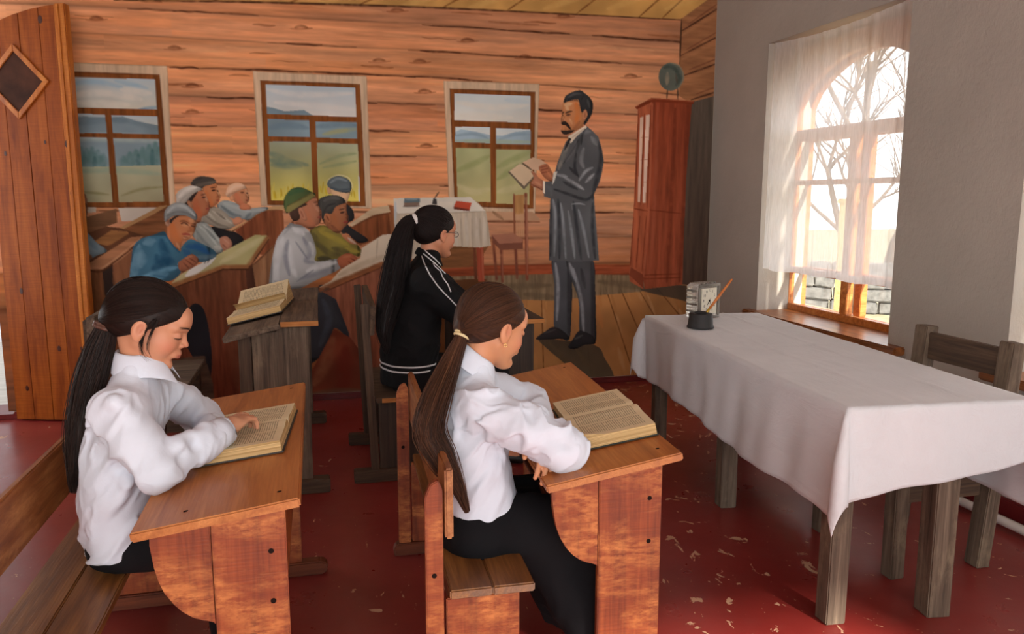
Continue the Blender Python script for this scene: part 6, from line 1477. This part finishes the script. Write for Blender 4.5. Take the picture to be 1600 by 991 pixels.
# ---- left girl: reading, right hand pointing at the page
yL, yR = 2.47, 2.13
g1 = dict(label='girl in a white shirt with a low ponytail reading at the left desk', seed=3, scale=1.03, style='shirt', hname='black',
    head=(-.452, 2.30, 1.102), yaw=math.radians(3), pitch=math.radians(24), skin=(206, 146, 112), neck=(-.480, 2.30, 1.000), chest=(-.515, 2.30, .85), pelvis=(-.56, 2.30, .56), byaw=0.,
    armR=((-.512, 2.155, .905), (-.415, 2.078, .757), (-.268, 2.262, .803)), armL=((-.495, 2.445, .905), (-.365, 2.60, .755), (-.325, 2.43, .742)),
    handR=dict(o=(-.262, 2.270, .808), x=(.50, .86, .14), up=(0, 0, 1), side=1, curl=1.0, point=True), handL=dict(o=(-.33, 2.42, .742), x=(-.25, -.95, 0), up=(0.1, 0, 1), side=-1, curl=.6),
    legs=[((-.55, 2.22, .50), (-.27, 2.21, .50), (-.27, 2.21, .09), (-.15, 2.21, .04)), ((-.55, 2.38, .50), (-.27, 2.39, .50), (-.27, 2.39, .09), (-.15, 2.39, .04))],
    top=dict(spine=[(-.553, 2.30, .50), (-.558, 2.30, .62), (-.540, 2.30, .76), (-.512, 2.30, .88), (-.487, 2.30, .985)], rx=[.098, .098, .096, .084, .052], ry=[.165, .158, .155, .140, .074],
        sleeve=(.054, .055, .047, .039, .033), puffR=1.0, hem=((-.5, 2.3, .492), (0, 0, -1)), wamp=.010, wsc=12., wst=(1.2, 1., .5),
        folds=[((-.50, 2.135, .72), (-.60, 2.16, .58), .018), ((-.36, 2.125, .812), (-.345, 2.15, .825), .026), ((-.32, 2.18, .815), (-.315, 2.205, .83), .022), ((-.505, 2.105, .94), (-.47, 2.10, .90), .02)],
        creases=[((-.465, 2.02, .83), (-.40, 2.03, .83), .012), ((-.385, 2.05, .835), (-.35, 2.08, .80), .010), ((-.345, 2.10, .85), (-.33, 2.13, .81), .009), ((-.49, 2.115, .76), (-.58, 2.115, .62), .010)]),
    lower=dict(name='skirt', parts=[ell((-.553, 2.30, .50), (.090, .148, .056)), cone((-.54, 2.225, .508), (-.28, 2.21, .50), .062, .066), cone((-.54, 2.375, .508), (-.28, 2.39, .50), .062, .066), cone((-.28, 2.21, .48), (-.27, 2.21, .16), .066, .055), cone((-.28, 2.39, .48), (-.27, 2.39, .16), .066, .055)], box=((-.72, 2.05, .05), (.0, 2.55, .60))),
    tie=(-.098, 0, -.018), tail=[(-.575, 2.285, 1.05), (-.605, 2.28, .96), (-.635, 2.27, .85), (-.652, 2.262, .75), (-.660, 2.26, .66)], tailr=[.020, .036, .040, .034, .022, .008], hairdark=(14, 9, 8), hairlight=(56, 38, 30), nstrand=800, ntail=520,
    tiecol=(92, 62, 50), tietube=.0055, tierings=(0., .008), tiew=.004,
    wisps=[])
P1 = make_person(g1); tw = P1['tow']
shirt_collar(P1, g1, M_SHIRT)
cuff(P1, g1['armR'][1], g1['armR'][2], .042, M_SHIRT); cuff(P1, g1['armL'][1], g1['armL'][2], .038, M_SHIRT)
# loose lock in front of the ear
rng = np.random.RandomState(9); paths, rads = [], []
LK = [[(243, 500), (232, 512), (223, 530), (221, 546), (226, 559), (236, 566)], [(246, 502), (238, 516), (231, 534), (230, 548), (236, 562)], [(240, 500), (228, 516), (219, 534), (218, 548)]]
for k in range(30):
    L_ = LK[k % 3]; o = rng.normal(0, .0016, 3); n_ = len(L_); path = []
    for i, q in enumerate(L_): path.append(px_y(q[0], q[1], 2.30-.089+.004*i)+o*(.6+.3*i))
    path = Paint.smooth(np.array(path), 4, False); path = path[:int(len(path)*rng.uniform(.7, 1.))]; paths.append(path); rads.append(list(np.linspace(.0010, .0003, len(path))))
lk = tubes('loose_lock', paths, rads, P1['hm'], P1['root'], 4); set_attr(lk.data, 'tint', np.full((len(lk.data.vertices), 3), .2))
# placket, buttons
for zz in (.84, .775, .71):
    h = trace(P1['top'], (-.2, 2.315, zz), (-1, -.02, 0), 0, .6)
    if h is not None: lathe('button', [(0, .003), (.0045, .003), (.0055, .0015), (.0055, 0)], 12, M_BUTTON, P1['root']).matrix_local = Matrix.Translation(Vector(h)+Vector((.001, 0, 0))) @ Matrix.Rotation(math.pi/2, 4, 'Y')

# ---- middle girl: arms folded on the desk, seen from behind
g2 = dict(label='girl in a white shirt and black skirt with a brown ponytail, arms folded', seed=14, zs=.92, scale=1.08, style='shirt', hname='brown',
    head=(.518, 2.30, 1.055), yaw=math.radians(24), pitch=math.radians(17), skin=(212, 148, 108), neck=(.457, 2.288, .952), chest=(.432, 2.285, .80), pelvis=(.425, 2.29, .47), byaw=math.radians(4),
    armR=((.452, 2.138, .855), (.665, 2.035, .748), (.640, 2.30, .735)), armL=((.475, 2.43, .862), (.69, 2.52, .752), (.66, 2.26, .72)),
    handR=dict(o=(.64, 2.305, .735), x=(-.05, 1, 0), up=(0, 0, 1), side=1, curl=.5), handL=dict(o=(.635, 2.145, .732), x=(-.10, -.95, -.28), up=(.4, 0, .9), side=-1, curl=.55),
    legs=[((.45, 2.21, .455), (.84, 2.17, .46), (.83, 2.15, .09), (.96, 2.15, .04)), ((.45, 2.37, .455), (.84, 2.38, .46), (.83, 2.36, .09), (.96, 2.36, .04))],
    top=dict(spine=[(.462, 2.285, .475), (.448, 2.285, .60), (.428, 2.285, .73), (.436, 2.285, .84), (.458, 2.287, .94)], rx=[.132, .122, .105, .086, .052], ry=[.165, .158, .155, .140, .074],
        sleeve=(.054, .062, .062, .05, .04), puffR=1.0, hem=((.34, 2.13, .44), (.36, .0, -1)), wamp=.010, wsc=11., wst=(1.2, 1., .5),
        folds=[],
        creases=[((.45, 2.065, .79), (.52, 2.07, .70), .012), ((.36, 2.11, .62), (.45, 2.10, .53), .010), ((.60, 1.985, .80), (.67, 1.97, .78), .009), ((.52, 2.10, .62), (.50, 2.10, .50), .010)]),
    lower=dict(name='skirt', parts=[ell((.44, 2.29, .455), (.125, .19, .085)), cone((.46, 2.21, .45), (.84, 2.17, .455), .105, .085), cone((.46, 2.37, .45), (.84, 2.38, .455), .105, .085), cone((.84, 2.16, .43), (.83, 2.14, .14), .085, .095), cone((.84, 2.38, .43), (.83, 2.37, .14), .085, .095), cone((.62, 2.16, .40), (.76, 2.12, .17), .06, .07), cone((.66, 2.27, .40), (.78, 2.27, .16), .10, .12)], box=((.26, 1.98, .06), (1.0, 2.56, .62)), hem=((.8, 2.2, .10), (0, 0, -1))),
    tie=(-.100, 0, -.022), tail=[(.372, 2.225, .97), (.318, 2.165, .88), (.292, 2.13, .80), (.325, 2.098, .725), (.362, 2.085, .65), (.392, 2.08, .57)], tailr=[.014, .030, .042, .044, .036, .020, .005], hairdark=(38, 22, 15), hairlight=(104, 68, 46), nstrand=800, ntail=700,
    tiecol=(226, 208, 158), tietube=.0046, tierings=(-.004, .005),
    wisps=[])
P2 = make_person(g2); tw = P2['tow']
shirt_collar(P2, g2, M_SHIRT)
cuff(P2, g2['armR'][1], g2['armR'][2], .040, M_SHIRT); cuff(P2, g2['armL'][1], g2['armL'][2], .040, M_SHIRT)
M_GOLD = plain('gold_earring', (226, 190, 120), .2, .02, Metallic=1.)
def earring(P, side):
    c = np.array(P['tow']((-.010, side*.083, -.040))); v, f = tube_geo([c+[.004*math.cos(a), 0, .005*math.sin(a)] for a in np.linspace(0, 6.283, 14)], .0012, 5); mesh_from('earring', v, f, M_GOLD, P['root'], True)
earring(P2, -1)

# ---- girl in the black jacket, at the back
g3 = dict(label='girl in a black tracksuit jacket with white stripes and a long high ponytail', seed=27, scale=1.17, style='jacket', hname='darkbrown',
    head=(.620, 4.14, 1.262), yaw=math.radians(30), pitch=math.radians(6), skin=(208, 142, 108), neck=(.580, 4.13, 1.150), chest=(.53, 4.12, .98), pelvis=(.455, 4.12, .52), byaw=math.radians(8),
    armR=((.55, 3.945, 1.03), (.74, 3.90, .85), (.93, 4.10, .85)), armL=((.57, 4.31, 1.03), (.76, 4.40, .87), (.95, 4.30, .85)),
    handR=dict(o=(.935, 4.105, .85), x=(.6, .7, -.05), up=(0, 0, 1), side=1, curl=.5), handL=dict(o=(.955, 4.295, .85), x=(.9, -.2, -.05), up=(0, 0, 1), side=-1, curl=.5),
    legs=[((.47, 4.04, .50), (.90, 4.02, .50), (.90, 4.02, .09), (1.04, 4.02, .04)), ((.47, 4.22, .50), (.90, 4.25, .50), (.90, 4.25, .09), (1.04, 4.25, .04))],
    top=dict(spine=[(.462, 4.12, .50), (.468, 4.12, .64), (.498, 4.12, .82), (.535, 4.12, 1.0), (.582, 4.13, 1.14)], rx=[.145, .152, .138, .115, .060], ry=[.20, .205, .195, .175, .095],
        sleeve=(.084, .082, .074, .060, .046), hem=((.47, 4.12, .475), (0, 0, -1)), wamp=.006, wsc=9., wst=(1, 1, .8)),
    lower=dict(name='trousers', parts=[ell((.48, 4.12, .50), (.14, .18, .05)), cone((.48, 4.03, .51), (.90, 4.02, .51), .10, .08), cone((.48, 4.23, .51), (.90, 4.25, .51), .10, .08), cone((.90, 4.02, .48), (.90, 4.02, .12), .08, .06), cone((.90, 4.25, .48), (.90, 4.25, .12), .08, .06)], box=((.26, 3.85, .05), (1.05, 4.46, .68)), hem=((.5, 4.1, .452), (0, 0, -1)) if False else ((.5, 4.1, .08), (0, 0, -1))),
    tie=(-.098, 0, .068), tail=[(.470, 4.09, 1.315), (.425, 4.07, 1.20), (.392, 4.05, 1.05), (.350, 4.01, .90), (.322, 3.97, .78), (.335, 3.945, .67)], tailr=[.022, .046, .060, .068, .058, .036, .008], colup=-.012, hairdark=(13, 10, 10), hairlight=(50, 38, 36), nstrand=700, ntail=700,
    tiecol=(226, 222, 218), tietube=.012, tierings=(0.,), hc=(-.019, 0, .050), hr=(.104, .087, .094))
P3 = make_person(g3)
CV = shirt_collar(P3, g3, M_JACKET, wide=.034, stand=.03, flare=.008, point=.0)
# hem stripes and shoulder piping lie on the cloth
for zz, w_ in ((.594, .005), (.566, .005)):
    ring = []
    for a in np.linspace(math.radians(60), math.radians(330), 60):
        d = np.array([math.cos(a), math.sin(a), 0]); h = trace(P3['top'], np.array([.462, 4.12, zz])+d*.5, -d, 0, .5); ring.append(h)
    strip_on(P3, 'hem_stripe', ring, w_, M_STRIPE)
for pts in ([(659, 387), (668, 395), (680, 405), (691, 417), (700, 426)], [(657, 393), (667, 401), (679, 411), (690, 422), (698, 430)], [(659, 400), (663, 412), (672, 430), (684, 447), (694, 458), (705, 469), (716, 481)], [(677, 411), (679, 416), (688, 424), (692, 434), (700, 445), (706, 460)]):
    dense = []
    for i in range(len(pts)-1):
        for t in np.linspace(0, 1, 5)[:-1]: dense.append((pts[i][0]*(1-t)+pts[i+1][0]*t, pts[i][1]*(1-t)+pts[i+1][1]*t))
    hits = [px_hit(P3['top'], *q) for q in dense]; hits = [h for h in hits if h is not None and h[1] < 4.45]
    if len(hits) > 3: strip_on(P3, 'piping', hits, .0035, M_STRIPE)
# glasses
M_FRAME = plain('dark_spectacle_frame', (30, 24, 24), .3); gl = empty('glasses'); gl.parent = P3['root']; gl.name = 'spectacles'
tw = P3['tow']
for sgn in (-1, 1):
    c = np.array((.094, sgn*.032, .008)); pts = [tw(c+np.array([0, .019*math.cos(a), .014*math.sin(a)])) for a in np.linspace(0, 6.283, 20)]; v, f = tube_geo(pts, .0016, 5); mesh_from('rim', v, f, M_FRAME, gl, True)
    v, f = tube_geo([tw((.092, sgn*.054, .012)), tw((.05, sgn*.076, .014)), tw((-.01, sgn*.088, .012))], .0016, 5); mesh_from('temple', v, f, M_FRAME, gl, True)
v, f = tube_geo([tw((.096, -.011, .012)), tw((.100, 0, .014)), tw((.096, .011, .012))], .0016, 5); mesh_from('bridge', v, f, M_FRAME, gl, True)
